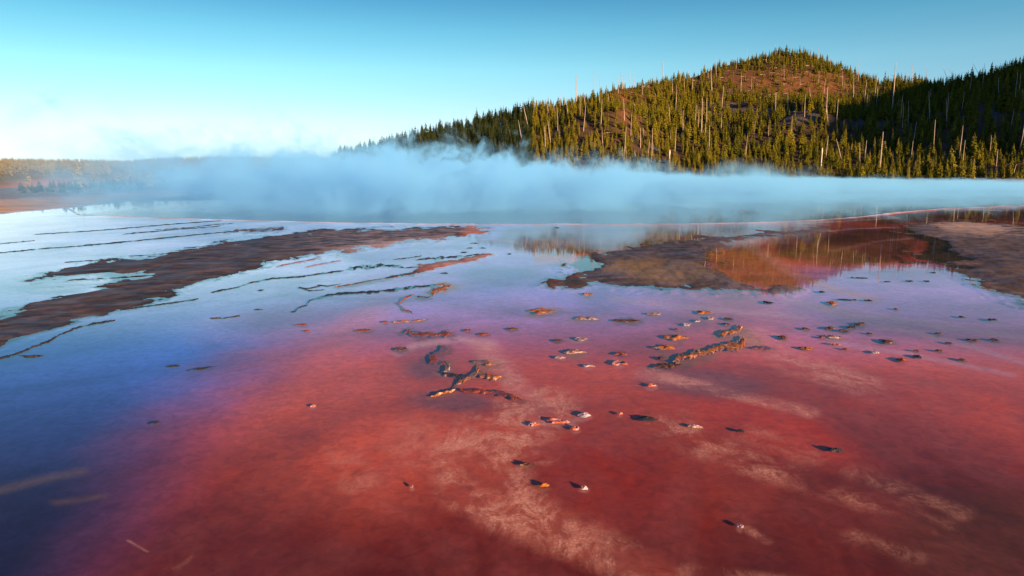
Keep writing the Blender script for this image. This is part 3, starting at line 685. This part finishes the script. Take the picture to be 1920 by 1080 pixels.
def region(tu, tvv, bu, bv, st):
    sk = np.interp(tu, CU, CV)
    if st == 3: return None
    if tvv < sk-12:
        if tu < 1150: return 'on the skyline of the left shoulder'
        if tu < 1300: return 'on the skyline between shoulder and summit'
        if tu < 1570: return 'on the skyline of the summit'
        return 'on the skyline of the saddle at right'
    if bu < 1060: return 'beside the dark forest of the left flank'
    if bu < 1220: return 'on the sunlit spur left of the summit'
    if bu < 1420: return 'on the middle slope under the summit'
    if bu < 1600: return 'near the rocky knob right of the middle' if bv > 195 else 'on the red slope just under the summit'
    if bv > 290: return 'at the foot of the right slope'
    return 'on the dark slope at right'
regs = {}
info = []
for q_ in SN:
    tu, tvv, bu, bv, st = q_
    P = ray_hit(bu, bv, hill_z)
    if P is None:
        yc_ = float(np.interp(bu, CU, CY)); xc_ = (bu-960)/(F*1.0144)*yc_; P = np.array([xc_, yc_, float(hill_z(np.array([xc_]), np.array([yc_]))[0])])
    d = ray(tu, tvv); t = P[1]/d[1]; T = np.array([d[0]*t, P[1], H+d[2]*t])
    info.append((q_, P, T)); rg = region(*q_); regs.setdefault(rg, []).append(len(info)-1)
rank = {}
for rg, L_ in regs.items():
    L_.sort(key=lambda i: info[i][0][2])
    for k, i in enumerate(L_): rank[i] = (rg, k, len(L_))
for i, (q_, P, T) in enumerate(info):
    st = q_[4]; hgt_ = max(T[2]-P[2], 1.0); lean = T[0]-P[0]
    qq = random.Random(i*3+1); r0_ = 0.0135*hgt_*0.8+0.05
    r0_ *= {0: 1.0, 1: 0.7, 2: 1.1, 3: 1.7}[st]
    n = 6; path = [(lean*k/n+qq.uniform(-.03, .03)*r0_*8*(0 < k < n), qq.uniform(-.02, .02), hgt_*k/n-(0.4 if k == 0 else 0)) for k in range(n+1)]
    rad_ = [r0_*(1-0.62*k/n) for k in range(n+1)]
    if st == 3: rad_[-2] = r0_*1.15; rad_[-1] = r0_*0.6
    Vv, Ff = tube(path, rad_, 6)
    Vv = list(Vv)
    for b_ in range(7 if st != 3 else 2):                    # broken branch stubs
        k = qq.uniform(0.35, 0.93); a = qq.uniform(0, 6.28); ln = hgt_*qq.uniform(0.02, 0.07)*(1.8 if st == 2 else 1)
        c0 = (lean*k, 0, hgt_*k); e0 = (c0[0]+math.cos(a)*ln, math.sin(a)*ln, c0[2]+qq.uniform(-.2, .5)*ln); w = r0_*0.22; b = len(Vv)
        Vv += [(c0[0], c0[1], c0[2]-w), (c0[0], c0[1], c0[2]+w), (c0[0]-math.sin(a)*w, c0[1]+math.cos(a)*w, c0[2]), e0]
        Ff += [(b, b+1, b+3), (b+1, b+2, b+3), (b+2, b, b+3)]
    o = mesh('dead_tree', Vv, Ff, M_bright if st == 3 else M_snag, True, loc=tuple(P))
    if st == 3:
        thing(o, 'short bleached white broken trunk below the rocky knob' if q_[0] > 1400 else 'short bleached white broken trunk just above the steam, left of the middle slope', 'dead tree')
    else:
        rg, k, tot = rank[i]
        look = {0: 'bare grey', 1: 'thin bare', 2: 'tall branchy'}[st]
        if abs(lean) > 0.2*hgt_: look = 'leaning '+look
        w = 'rightmost' if k == tot-1 else (WORDS[k] if k < len(WORDS) else 'right-hand')
        thing(o, f'{look} dead trunk {rg}, {w}', 'dead tree', 'dead trunks '+rg)
k = 0
while k < 55:
    uu = rng.uniform(1040, 1915); vv = rng.uniform(165, 310)
    P = ray_hit(uu, vv, hill_z, n=400)
    if P is None or P[2] < 1.5: continue
    hgt_ = rng.uniform(3.5, 8.0); ln = rng.normal(0, 0.04)*hgt_; r0_ = 0.045+0.008*hgt_
    Vv, Ff = tube([(ln*q_/4+rng.uniform(-.04, .04)*(0 < q_ < 4), 0, hgt_*q_/4-(0.3 if q_ == 0 else 0)) for q_ in range(5)], [r0_*(1-0.16*q_) for q_ in range(5)], 5)
    o = mesh('dead_tree', Vv, Ff, M_snag, True, loc=tuple(P)); k += 1
    zn_ = 'on the sunlit spur at left' if uu < 1250 else 'under the summit' if uu < 1500 else 'on the dark right slope' if vv < 250 else 'low on the right slope'
    thing(o, ('tall' if hgt_ > 6 else 'short')+' thin grey dead trunk among the pines '+zn_, 'dead tree', 'thin dead trunks among the pines')
# fallen trunks lying on the bare red slope
fl_v, fl_f = tube([(0, 0, -.5), (0.01, 0, 0), (0, 0, .5)], [0.03, 0.025, 0.015], 5)
flm = bpy.data.meshes.new('fallen_log'); flm.from_pydata(fl_v, [], fl_f); flm.materials.append(M_snag)
k = 0
while k < 80:
    if rng.random() < 0.72: uu, vv = rng.normal(1450, 80), rng.normal(155, 26)
    elif rng.random() < 0.5: uu, vv = rng.normal(1180, 30), rng.normal(205, 25)
    else: uu, vv = rng.normal(1400, 120), rng.normal(210, 14)
    P = ray_hit(uu, vv, hill_z, n=400)
    if P is None or P[2] < 5: continue
    o = bpy.data.objects.new('fallen_log', flm); C.objects.link(o); o.location = P+np.array([0, 0, 0.12])
    ln = rng.uniform(1.5, 3.6); o.scale = (ln, ln, ln)
    o.rotation_euler = (R(90)+rng.normal(0, .08), rng.normal(0, .25), rng.uniform(0.6, 2.6)); k += 1
    zone = ('grey fallen log lying on the bare red slope below the summit', 'fallen logs below the summit') if P[2] > 27 and P[0] > 50 else (('grey fallen log lying on the bare sunlit spur', 'fallen logs on the spur') if P[0] < 55 else ('grey fallen log lying in the shaded gully below the red slope', 'fallen logs in the gully'))
    thing(o, zone[0], 'log', zone[1])

# pale stones along the far right shore
stone_me = []
for s_ in range(4):
    qq = random.Random(s_+900); vs = []; fs = []
    import bmesh
    bm = bmesh.new(); bmesh.ops.create_icosphere(bm, subdivisions=1, radius=0.5)
    for v_ in bm.verts: v_.co *= qq.uniform(0.7, 1.2); v_.co.z *= 0.55
    me = bpy.data.meshes.new('stone'); bm.to_mesh(me); bm.free(); stone_me.append(me)
M_stone = mat_lump('pale_shore_stone', (0.30, 0.25, 0.22), (0.50, 0.44, 0.40), (0.6, 0.56, 0.52), 0.5)
for me in stone_me: me.materials.append(M_stone)
for k in range(26):
    uu = 1925-(k*8.0+rng.uniform(-3, 3))*(1 if k < 16 else 1.6); vv = 346.5-0.02*(1920-uu)+rng.uniform(-.7, .9)
    P = at(uu, vv); o = bpy.data.objects.new('shore_stone', stone_me[k % 4]); C.objects.link(o)
    s_ = rng.uniform(0.25, 0.6); o.location = (P[0], P[1], 0.05); o.scale = (s_*1.5, s_, s_); o.rotation_euler = (0, 0, rng.uniform(0, 3))
    thing(o, 'small pale stone in the row along the far right edge of the pool', 'stone', 'stones along the far right shore')

# ------------------------------------------------------------------ lumps and crusts in the shallows
M_orange = mat_lump('orange_mat_crust', (0.20, 0.050, 0.006), (0.38, 0.12, 0.016), (0.680, 0.374, 0.221), 0.3)
M_brown = mat_lump('brown_mat_crust', (0.050, 0.018, 0.008), (0.13, 0.045, 0.016), (0.28, 0.16, 0.11), 0.2)
M_tan = mat_lump('tan_mineral_crust', (0.128, 0.048, 0.019), (0.320, 0.160, 0.080), (0.672, 0.448, 0.352), 0.5)
M_white = mat_lump('white_mineral_crust', (0.210, 0.075, 0.045), (0.420, 0.255, 0.210), (0.52, 0.44, 0.41), 0.6)
M_grey = mat_lump('dark_grey_crust', (0.016, 0.013, 0.011), (0.040, 0.032, 0.026), (0.12, 0.09, 0.08), 0.15)
M_pink = mat_lump('pink_rimmed_crust', (0.286, 0.046, 0.021), (0.416, 0.117, 0.065), (0.546, 0.286, 0.221), 0.5)
M_red = mat_lump('red_brown_mat_crust', (0.156, 0.023, 0.008), (0.260, 0.052, 0.016), (0.416, 0.169, 0.104), 0.15)
MM = dict(o=M_orange, b=M_brown, t=M_tan, w=M_white, g=M_grey, p=M_pink, r=M_red)
def lump(u, v, w, h, m, label, ring=False):
    P = at(u, v); k = P[1]/F*1.02                     # metres per picture column here
    sx = w*k/2; dep = math.hypot(P[0], P[1]); gr = H/dep
    hz_ = min(0.016, 0.08*h*k+0.005); sy = max(h*k*0.5/gr*0.62, sx*0.28)
    qq = random.Random(int(u*7+v*13)); ns = 28; nr_ = 7
    ph = [qq.uniform(0, 6.28) for _ in range(6)]; am = [0.20, 0.16, 0.13, 0.09, 0.07, 0.05]
    Vv = [(0, 0, 0)]
    offx, offy = qq.uniform(0, 50), qq.uniform(0, 50)
    for r_ in range(1, nr_+1):
        for s in range(ns):
            a = 2*math.pi*s/ns; rr = 1+sum(A*math.sin((i+2)*a+ph[i]) for i, A in enumerate(am)); f_ = r_/nr_
            Vv.append((math.cos(a)*sx*rr*f_, math.sin(a)*sy*rr*f_, f_))
    A = np.array(Vv); rfrac = A[:, 2].copy()
    q1 = fbm(A[:, 0]/sx*2.2+offx, A[:, 1]/sy*1.8+offy, 5, 4, 0.7); q2 = np.abs(fbm(A[:, 0]/sx*4+offy, A[:, 1]/sy*3+offx, 8, 3, 0.6))
    prof = (1-rfrac**2.2) if not ring else np.exp(-((rfrac-0.72)/0.2)**2)
    zz_ = hz_*(prof*(0.75+2.2*q1)+0.6*q2*prof-0.12)
    zz_ = np.where(rfrac > 0.99, -0.008, zz_); A[:, 2] = zz_
    Ff = [(0, 1+s, 1+(s+1) % ns) for s in range(ns)]
    for r_ in range(nr_-1):
        for s in range(ns):
            a_ = 1+r_*ns+s; b_ = 1+r_*ns+(s+1) % ns; Ff.append((a_, a_+ns, b_+ns, b_))
    o = mesh('mud_lump', A, Ff, MM[m], True, loc=(P[0], P[1], 0.0)); o.rotation_euler = (0, 0, -math.atan2(P[0], P[1]))
    return thing(o, label, 'mud lump', 'crusted lumps in the shallows')
LUMPS = [
 (1017,583,56,15,'o','largest orange crusted lump, alone in the violet water right of centre'),(1097,596,46,9,'t','long thin tan lump just right of the largest orange lump'),(1176,601,46,10,'b','long brown lump third in the row east of the largest orange lump'),
 (1225,588,27,8,'t','small lump with a white left tip above the long brown lump'),(1101,551,18,8,'o','small orange lump nearest the tip of the central mud flat'),(960,616,18,6,'b','faint small brown lump alone left of the lacy lumps'),
 (876,619,13,6,'r','small red-brown lump right of the long red ridge'),(906,626,19,7,'r','red-brown lump, second right of the long red ridge'),(1045,638,15,7,'b','small brown lump left of the white-edged lump'),
 (1088,635,28,9,'w','white-edged crooked lump above the lacy brown lump'),(1076,659,36,14,'t','lacy tan and brown lump with many small knobs'),(1049,670,18,8,'w','small white lump just below the lacy lump'),(1103,685,20,8,'w','lone small white lump below right of the lacy lump'),
 (1165,663,22,10,'r','reddish lump standing just above its lacy pink partner'),(1160,680,28,14,'p','lacy pink and white lump below the reddish one'),(1265,632,40,18,'o','bright orange blocky lump left of the long orange ridge'),
 (1247,651,38,15,'o','orange lump with a white cap just below the blocky one'),(1238,671,18,8,'b','small brown lump at the left foot of the orange ridge'),(1320,585,27,11,'o','orange slanting lump, uppermost of the cluster above the ridge'),
 (1331,596,17,7,'w','small white and brown lump under the slanting orange lump'),(1308,601,11,6,'w','tiny white lump left in the cluster above the orange ridge'),(1287,608,18,8,'w','white-topped lump, lowest left of the cluster above the ridge'),
 (1365,598,17,7,'b','small brown lump right of the white cluster'),(1362,607,15,6,'b','small dark lump just under the brown one above the ridge'),(1268,617,9,5,'r','tiny red speck above the blocky orange lump'),
 (1467,632,20,10,'b','brown lump midway between orange ridge and the brown chain'),(1440,567,23,7,'g','dark grey smooth lump alone under the central mud flat'),(1512,653,24,10,'o','orange-brown lump below the brown chain at right'),
 (1510,616,15,6,'b','small brown lump left of the brown chain'),(1556,615,19,8,'b','round brown lump at the left end of the brown chain'),(1562,631,30,10,'t','brown lump with a white knob below the chain'),(1541,632,12,5,'r','tiny reddish lump left of the lump with the white knob'),
 (1582,620,20,7,'b','lowest left lump of the slanting brown chain'),(1597,613,18,9,'b','middle lump of the slanting brown chain'),(1611,607,22,10,'b','upper right lump of the slanting brown chain'),
 (1662,640,30,10,'b','flat brown lump right of and below the slanting chain'),(1641,660,14,7,'w','small lump with a white bead below the flat brown lump'),(1690,674,22,10,'r','dark red-brown lump, lowest of the right-hand group'),
 (1720,668,18,8,'g','dark two-horned lump right of the dark red one'),(1565,645,16,5,'p','thin pinkish lump below the brown one with the white knob'),(1586,654,12,4,'r','faint red lump right of the thin pinkish one'),(1631,625,10,4,'b','tiny brown speck right of the slanting chain'),
 (1760,625,12,5,'b','small brown speck, upper one of three in a loose row at right'),(1780,643,12,5,'b','small brown speck, right one of three in a loose row at right'),(1760,657,12,5,'b','small brown speck, lower one of three in a loose row at right'),
 (1718,657,9,4,'b','tiny speck above the two-horned lump'),(1804,674,15,6,'b','flat brown lump alone at lower right of the scattered group'),(1824,637,20,8,'b','brown lump left of the last one near the right edge'),(1864,637,16,7,'b','brown lump nearest the right edge with a pale streak behind it'),
 (1860,599,16,7,'g','dark lump in the pale streaks near the right edge'),(1803,594,12,5,'g','small dark lump left of the pale streaks near the right edge'),(1560,568,22,9,'o','orange lump below the row of dark sticks'),(1541,547,12,5,'g','dark speck at the tip of the pink channel'),
 (1586,562,26,4,'g','long dark flat crust in the row right of the orange lump'),(1602,562,9,4,'g','short dark crust in the middle of the same row'),(1628,563,14,5,'g','last dark crust of the row above the orange lump'),(1680,579,8,4,'b','tiny dark speck alone in the pale violet water at right'),
 (1222,722,16,7,'p','pink ring-shaped crust alone under the left end of the orange ridge'),(1212,784,42,14,'g','dark pebbly long lump lying on the red mat'),(1046,789,40,13,'p','long ring-shaped crust with a pale rim on the red mat'),
 (1095,777,26,13,'w','white rounded pebble on the red mat beside the ring-shaped crust'),(1000,795,18,10,'p','small pale-edged crust left of the long ring'),(1078,803,17,10,'p','small pale ring below the white pebble'),(1162,775,10,6,'p','tiny pink lump between white pebble and pebbly lump'),
 (1303,799,22,8,'t','narrow pale crust right of the pebbly lump'),(1389,807,18,7,'g','small dark crust with a pale tail'),(1565,843,26,14,'g','dark round lump with a white edge on the wine-red mat at right'),(985,870,24,9,'b','small crust with a dark right end on the lower red mat'),
 (1020,909,19,7,'o','small orange crescent on the lower red mat'),(1095,914,16,9,'w','white curled crust, lowest white one on the red mat'),(1388,985,12,12,'w','pale upright flake at the head of a pale tail near the bottom'),(772,912,6,5,'w','tiny pale flake alone on the red mat left of centre'),
 (587,761,9,5,'p','tiny pale flake on the red mat at left'),(683,619,28,7,'r','rusty lump left of the pale patch'),(752,654,24,9,'b','brown lump in the pale patch'),(722,603,11,5,'r','tiny rusty lump above the rusty one'),
 (325,686,22,4,'g','thin dark crust in the blue water at left'),(376,691,40,4,'g','long thin crust right of the short one in the blue water'),(291,793,18,4,'g','lone dark crust low in the blue water'),(1044,427,9,4,'g','small dark lump at the brim of the pool'),
 (890,456,15,3,'g','upper dark sliver in open water off the left bar tip'),(881,465,12,3,'g','middle left dark sliver off the left bar'),(905,465,10,3,'g','middle right dark sliver off the left bar'),(870,473,15,3,'g','lowest dark sliver above the pink spit'),
 (834,512,16,4,'g','dark sliver alone below the pink spit'),(955,476,9,3,'g','small dark sliver in front of the tree reflections'),(1615,521,22,4,'g','long dark sliver in the bright water at right'),(1598,520,7,3,'g','short dark sliver left of the long one'),
 (1663,528,10,4,'g','dark dot under the mirrored trees at right'),(1706,527,14,4,'g','thin sliver right of the dark dot'),(1738,527,12,4,'g','dark sliver nearest the right mud bank'),(1750,511,12,3,'g','small dark crust by the right mud bank'),
 (489,544,10,4,'g','tiny dark crust in the pale blue water near the long crooked ridge'),(484,580,12,4,'g','tiny dark crust in the blue water left of the crooked ridge'),(566,608,20,5,'r','short reddish sliver below the left end of the crooked ridge'),(575,620,12,4,'r','faint reddish sliver under the short one'),
]
for a in LUMPS: lump(*a[:5], a[5], ring=(a[4] == 'p'))

def ridge(pts, w, m, label, amp=0.5, hh=0.007):
    """low crest of crust following a traced line; w = widths in picture rows at each point or one number"""
    P2 = np.array(pts, float); seg = np.hypot(np.diff(P2[:, 0]), np.diff(P2[:, 1])*2); cum = np.concatenate([[0], np.cumsum(seg)])
    n = max(12, int(cum[-1]/2.0)); s = np.linspace(0, cum[-1], n)
    pu = np.interp(s, cum, P2[:, 0]); pv = np.interp(s, cum, P2[:, 1]); ww = np.interp(s, cum, np.broadcast_to(w, len(pts)).astype(float))
    qn = fbm(pu*0.11+pts[0][0], pv*0.3, int(pts[0][0]) % 97, 4, 0.65)
    pv = pv+qn*1.6*(np.minimum(ww, 6)/3); ww = ww*np.clip(0.8+amp*2.2*fbm(pu*0.14, pv*0.4+9, 77, 4, 0.6), 0.2, 2)
    ww *= np.clip(np.minimum(s, cum[-1]-s)/8, 0.15, 1)
    rowsv = np.linspace(-1, 1, 11); G = [at(pu, pv+ww*r_*0.8) for r_ in rowsv]; thin = 0.55 if np.max(w) < 3.1 else 0.0
    V_ = []; o1, o2 = pts[0][0]*0.37, pts[0][1]*0.61
    for i in range(n):
        wm_ = np.hypot(*(G[0][i]-G[10][i])[:2]); hloc = min(hh, 0.06*wm_+0.006)
        for k in range(11):
            gx, gy = G[k][i][0], G[k][i][1]
            q1 = fbm(np.array([gx*7+o1]), np.array([gy*3.2+o2]), 57, 4, 0.65)[0]
            zq = hloc*((1-abs(rowsv[k])**1.6)*(0.85+3.0*q1+thin)-0.25)
            V_.append((gx, gy, max(zq, -0.008) if 0 < k < 10 else -0.008))
    V_ = np.array(V_); c = V_.mean(0); c[2] = 0; V_ = V_-c
    Ff = [(i*11+k, i*11+k+1, i*11+k+12, i*11+k+11) for i in range(n-1) for k in range(10)]
    o = mesh('crust_ridge', V_, Ff, MM[m], True, loc=tuple(c)); return thing(o, label, 'crust ridge', 'low crust ridges in the shallows')
RID = [
 ([(440,418),(400,421),(350,427),(290,431)],1.1,'g','short faint ridge beside the farthest thin ridge'),
 ([(540,443),(500,446),(470,449)],1.2,'g','short ridge right above the middle of the left bar'),
 ([(300,476),(270,479),(240,480)],1.1,'g','faint sliver of ridge hugging the upper edge of the left bar'),
 ([(395,460),(370,463),(345,465)],1.2,'g','dark fleck of ridge at the upper edge of the left bar'),
 ([(600,484),(560,491),(520,499)],1.2,'r','thin reddish crack line right below the left bar'),
 ([(640,488),(600,495),(575,500)],1.1,'r','second thin reddish crack line below the left bar'),
 ([(790,480),(760,484),(735,487)],1.1,'g','short thin ridge left of the dark ridge above the spit'),
 ([(600,537),(575,541),(560,539),(580,545),(610,543)],1.4,'g','curly dark crust in the pale blue water above the crooked ridge'),
 ([(640,532),(615,536),(595,535)],1.2,'g','short dark crust right of the curly one'),
 ([(450,592),(420,596),(395,597)],1.0,'g','faint thin ridge in blue water below the end of the left bar line'),
 ([(-40,477),(0,474),(60,468),(150,461),(250,452),(320,445),(400,437),(440,434)],1.6,'g','long dark hair-thin ridge crossing the bright water at left'),
 ([(425,434),(480,430),(520,427),(532,428),(500,432),(460,435)],3.4,'b','thicker brown end of the long thin ridge left of the mud bar'),
 ([(-30,458),(0,457),(65,451)],1.2,'g','short thin ridge at the left edge above the long one'),
 ([(60,440),(200,431),(300,422),(420,413)],1.2,'g','farthest thin ridge in the bright water at left'),
 ([(230,439),(330,430),(400,425),(420,422)],1.4,'g','thin ridge between the farthest and the long one'),
 ([(120,492),(160,489),(195,487)],1.2,'g','short ridge just above the upper edge of the left bar'),
 ([(225,581),(290,572),(330,567),(372,560)],1.9,'g','thin ridge running off the lower edge of the left bar'),
 ([(-40,682),(0,672),(40,660),(60,651),(90,640),(110,628),(150,612),(180,606),(216,600)],2.8,'g','crooked dark ridge in the blue water below the left bar'),
 ([(35,666),(50,669),(82,667)],1.8,'g','short branch of the crooked dark ridge at left'),
 ([(395,548),(440,540),(470,530),(510,522),(560,519),(610,512),(645,507)],2.0,'g','thin crooked ridge running left from the dark blotch'),
 ([(650,505),(668,501),(700,500),(715,497),(745,499),(760,502),(790,500)],[5,6,4,5,4,2,1],'g','thick dark blotchy ridge in bright water left of the spit'),
 ([(780,487),(800,485),(830,483),(870,480),(890,477),(920,477)],[2,4,4,3,2,2],'g','dark ridge just above the pinkish spit'),
 ([(793,508),(770,513),(750,516),(720,522),(690,527),(660,533),(630,538)],[6,5,4,2,2,1.5,1],'b','dark tail trailing left from the pinkish spit'),
 ([(545,585),(553,584),(560,577),(576,571),(582,562),(620,552),(660,549),(700,547),(740,543),(780,537),(820,534)],[1.4,1.6,2,2,2,3,3,4,4,4,4],'g','long crooked dark ridge ending in an orange tip'),
 ([(820,534),(845,534),(838,539),(822,543),(806,549)],[5,8,7,7,9],'o','orange tip of the long crooked ridge, centre left'),
 ([(782,556),(800,558),(808,557)],[2,3,4],'b','tiny brown ridge under the orange tip'),
 ([(776,552),(758,559),(752,566),(746,569),(754,575),(756,581),(768,583),(772,586)],1.8,'r','thin red zigzag ridge under the orange tip'),
 ([(738,604),(755,602),(775,602),(798,598)],1.8,'o','faint thin orange arc above the long red ridge'),
 ([(758,624),(768,618),(766,624),(790,627),(815,627),(835,624),(848,627)],[4,3,6,6,6,8,3],'r','long red ridge just above the pale patch'),
 ([(842,655),(828,655),(820,662),(804,672),(818,676),(836,680)],[8,9,8,10,8,7],'r','hook-shaped red-brown ridge in the middle'),
 ([(836,680),(844,687),(838,694),(828,698)],[10,12,11,6],'t','knobbly tan lower end of the hook-shaped ridge'),
 ([(828,699),(848,702),(868,706),(880,704)],5,'g','grey-green link between the two red ridges'),
 ([(887,679),(905,678),(925,681)],[7,7,6],'o','orange bar on top of the branching ridge'),
 ([(899,682),(898,692),(890,701),(872,710),(860,716),(855,722),(853,730)],[6,7,9,8,6,6,6],'o','branching orange ridge, its main stem'),
 ([(893,699),(910,702),(925,707),(940,706)],[6,7,6,3],'o','right-hand branch of the branching orange ridge'),
 ([(853,731),(835,735),(820,739),(808,743)],3,'o','thin left arm of the branching orange ridge'),
 ([(858,728),(870,732),(900,733),(925,736),(945,738),(965,744),(978,750)],[4,3,5,6,7,7,4],'r','long lower right arm of the branching orange ridge'),
 ([(1226,688),(1240,686),(1262,685),(1278,683)],[6,7,6,4],'b','brown crusts under the left end of the orange ridge'),
 ([(1262,678),(1280,668),(1300,664),(1320,660),(1340,653),(1360,650),(1385,647),(1396,640),(1392,631)],[10,12,12,9,11,13,13,14,8],'o','long bright orange knobbly ridge right of centre'),
 ([(1347,627),(1360,624),(1376,621),(1392,614)],[6,7,9,9],'o','shorter orange ridge right above the long bright one'),
 ([(1410,652),(1430,651),(1450,653)],4,'r','faint red extension right of the long orange ridge'),
]
for a in RID: ridge(a[0], a[1], a[2], a[3])
# rusty stain of the mat round every crust, so that it grows out of the bed
stain = dict(o=(0.42, 0.13, 0.012), r=(0.30, 0.05, 0.006), t=(0.40, 0.16, 0.04), b=(0.20, 0.06, 0.012), w=(0.60, 0.24, 0.14), p=(0.60, 0.22, 0.12), g=None)
fw = fbm(x*5, y*3, 141, 4, 0.65)
for P_, w_, m_, _l in RID:
    if stain[m_] is None: continue
    A_ = np.array(P_); W_ = float(np.mean(w_)); near_ = np.where((U > A_[:, 0].min()-40) & (U < A_[:, 0].max()+40) & (V > A_[:, 1].min()-16) & (V < A_[:, 1].max()+16))[0]
    e_ = (1-sstep(line_d(U[near_], V[near_], P_, 0.5)+fw[near_]*W_*1.6, W_*0.5, W_*1.5))*0.85
    col[near_] = col[near_]*(1-e_[:, None])+L(stain[m_])*e_[:, None]
for lu, lv, lw, lh, m_, _l in LUMPS:
    if stain[m_] is None: continue
    near_ = np.where((np.abs(U-lu) < lw*1.3) & (np.abs(V-lv) < lh*1.6))[0]
    e_ = (1-sstep(np.hypot((U[near_]-lu)/(lw*0.75), (V[near_]-lv)/(lh*0.9))+fw[near_]*0.7, 0.4, 1.1))*0.8
    col[near_] = col[near_]*(1-e_[:, None])+L(stain[m_])*e_[:, None]
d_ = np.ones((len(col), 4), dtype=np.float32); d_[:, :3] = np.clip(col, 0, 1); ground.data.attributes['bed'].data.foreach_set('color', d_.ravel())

# ------------------------------------------------------------------ steam over the hot pool
def mat_steam():
    N = NT('steam')
    g = N.n('ShaderNodeNewGeometry'); s = N.n('ShaderNodeSeparateXYZ'); N.t.links.new(g.outputs['Position'], s.inputs[0])
    X, Y, Z = s.outputs[0], s.outputs[1], s.outputs[2]
    def mr(v, a, b, c=0.0, d=1.0, smooth=True):
        m = N.n('ShaderNodeMapRange', interpolation_type='SMOOTHSTEP' if smooth else 'LINEAR'); N.set(m.inputs['Value'], v)
        for i, q in enumerate((a, b, c, d)): N.set(m.inputs[i+1], q)
        return m.outputs[0]
    n1 = N.noise(N.pos((1, .45, 1.2)), 0.17, 4, 0.6, 0.9)
    n2 = N.noise(N.pos((1, 0.25, 0.8), loc=(7, 3, 0)), 0.42, 5, 0.65, 1.4)
    nn = N.math('ADD', N.math('MULTIPLY', N.math('SUBTRACT', n1, 0.5), 1.7), N.math('MULTIPLY', N.math('SUBTRACT', n2, 0.5), 1.3))
    # top of the layer falls off towards the right
    top = N.ramp(mr(X, -80.0, 100.0, smooth=False), [(p_, c_) for p_, c_ in STEAM_TOP])
    topm = N.math('MULTIPLY', top, 10.0)
    zn = N.math('ADD', N.math('DIVIDE', Z, topm), N.math('MULTIPLY', nn, -1.8))
    vz = mr(zn, 1.0, 0.35)
    # near edge of the layer: along the brim, y = max over two lines; far edge soft
    near = N.ramp(mr(X, -60.0, 90.0, smooth=False), STEAM_NEAR)
    yn = N.math('SUBTRACT', Y, N.math('MULTIPLY', near, 100.0))
    vn = mr(N.math('MULTIPLY_ADD', nn, 3.0, yn), 0.0, STEAM_SOFT)
    vf = mr(Y, 150.0, 110.0)
    vl = mr(N.math('MULTIPLY_ADD', nn, 14.0, X), -40.0, -8.0)
    vr = mr(X, 92.0, 50.0)
    d = N.math('MULTIPLY', N.math('MULTIPLY', vz, vn), N.math('MULTIPLY', N.math('MULTIPLY', vf, vl), vr))
    d = N.math('MULTIPLY', d, N.math('MULTIPLY', N.ramp(n2, [(0.36, 0.12), (0.62, 1.0)]), STEAM_D*2.0))
    v = N.n('ShaderNodeVolumePrincipled'); v.inputs['Color'].default_value = (*STEAM_C, 1); N.set(v.inputs['Density'], d)
    v.inputs['Anisotropy'].default_value = 0.0
    return N.done(vol=v.outputs[0])
STEAM_TOP = [(0.0, .2), (.2, .40), (.3, .54), (.4, .43), (.5, .25), (.60, .135), (.75, .075), (.95, .045)]
STEAM_NEAR = [(0.0, 0.48), (0.2, 0.40), (0.35, 0.34), (0.45, 0.37), (0.55, 0.44), (0.7, 0.50), (0.82, 0.64), (1.0, 0.75)]
STEAM_SOFT = 9.0; STEAM_D = 0.16; STEAM_C = (0.28, 0.70, 1.0)  # blue scatter colour carries the sky's light on white steam
V_ = [(-78, 30, .02), (92, 30, .02), (92, 152, .02), (-78, 152, .02), (-78, 30, 9), (92, 30, 9), (92, 152, 9), (-78, 152, 9)]
st = mesh('steam', V_, [(3, 2, 1, 0), (4, 5, 6, 7), (0, 1, 5, 4), (1, 2, 6, 5), (2, 3, 7, 6), (3, 0, 4, 7)], mat_steam())
st['kind'] = 'stuff'; st['label'] = 'pale blue steam rising off the hot pool and drifting left'; st['category'] = 'steam'
S.cycles.volume_step_rate = 1.0; S.cycles.volume_max_steps = 256
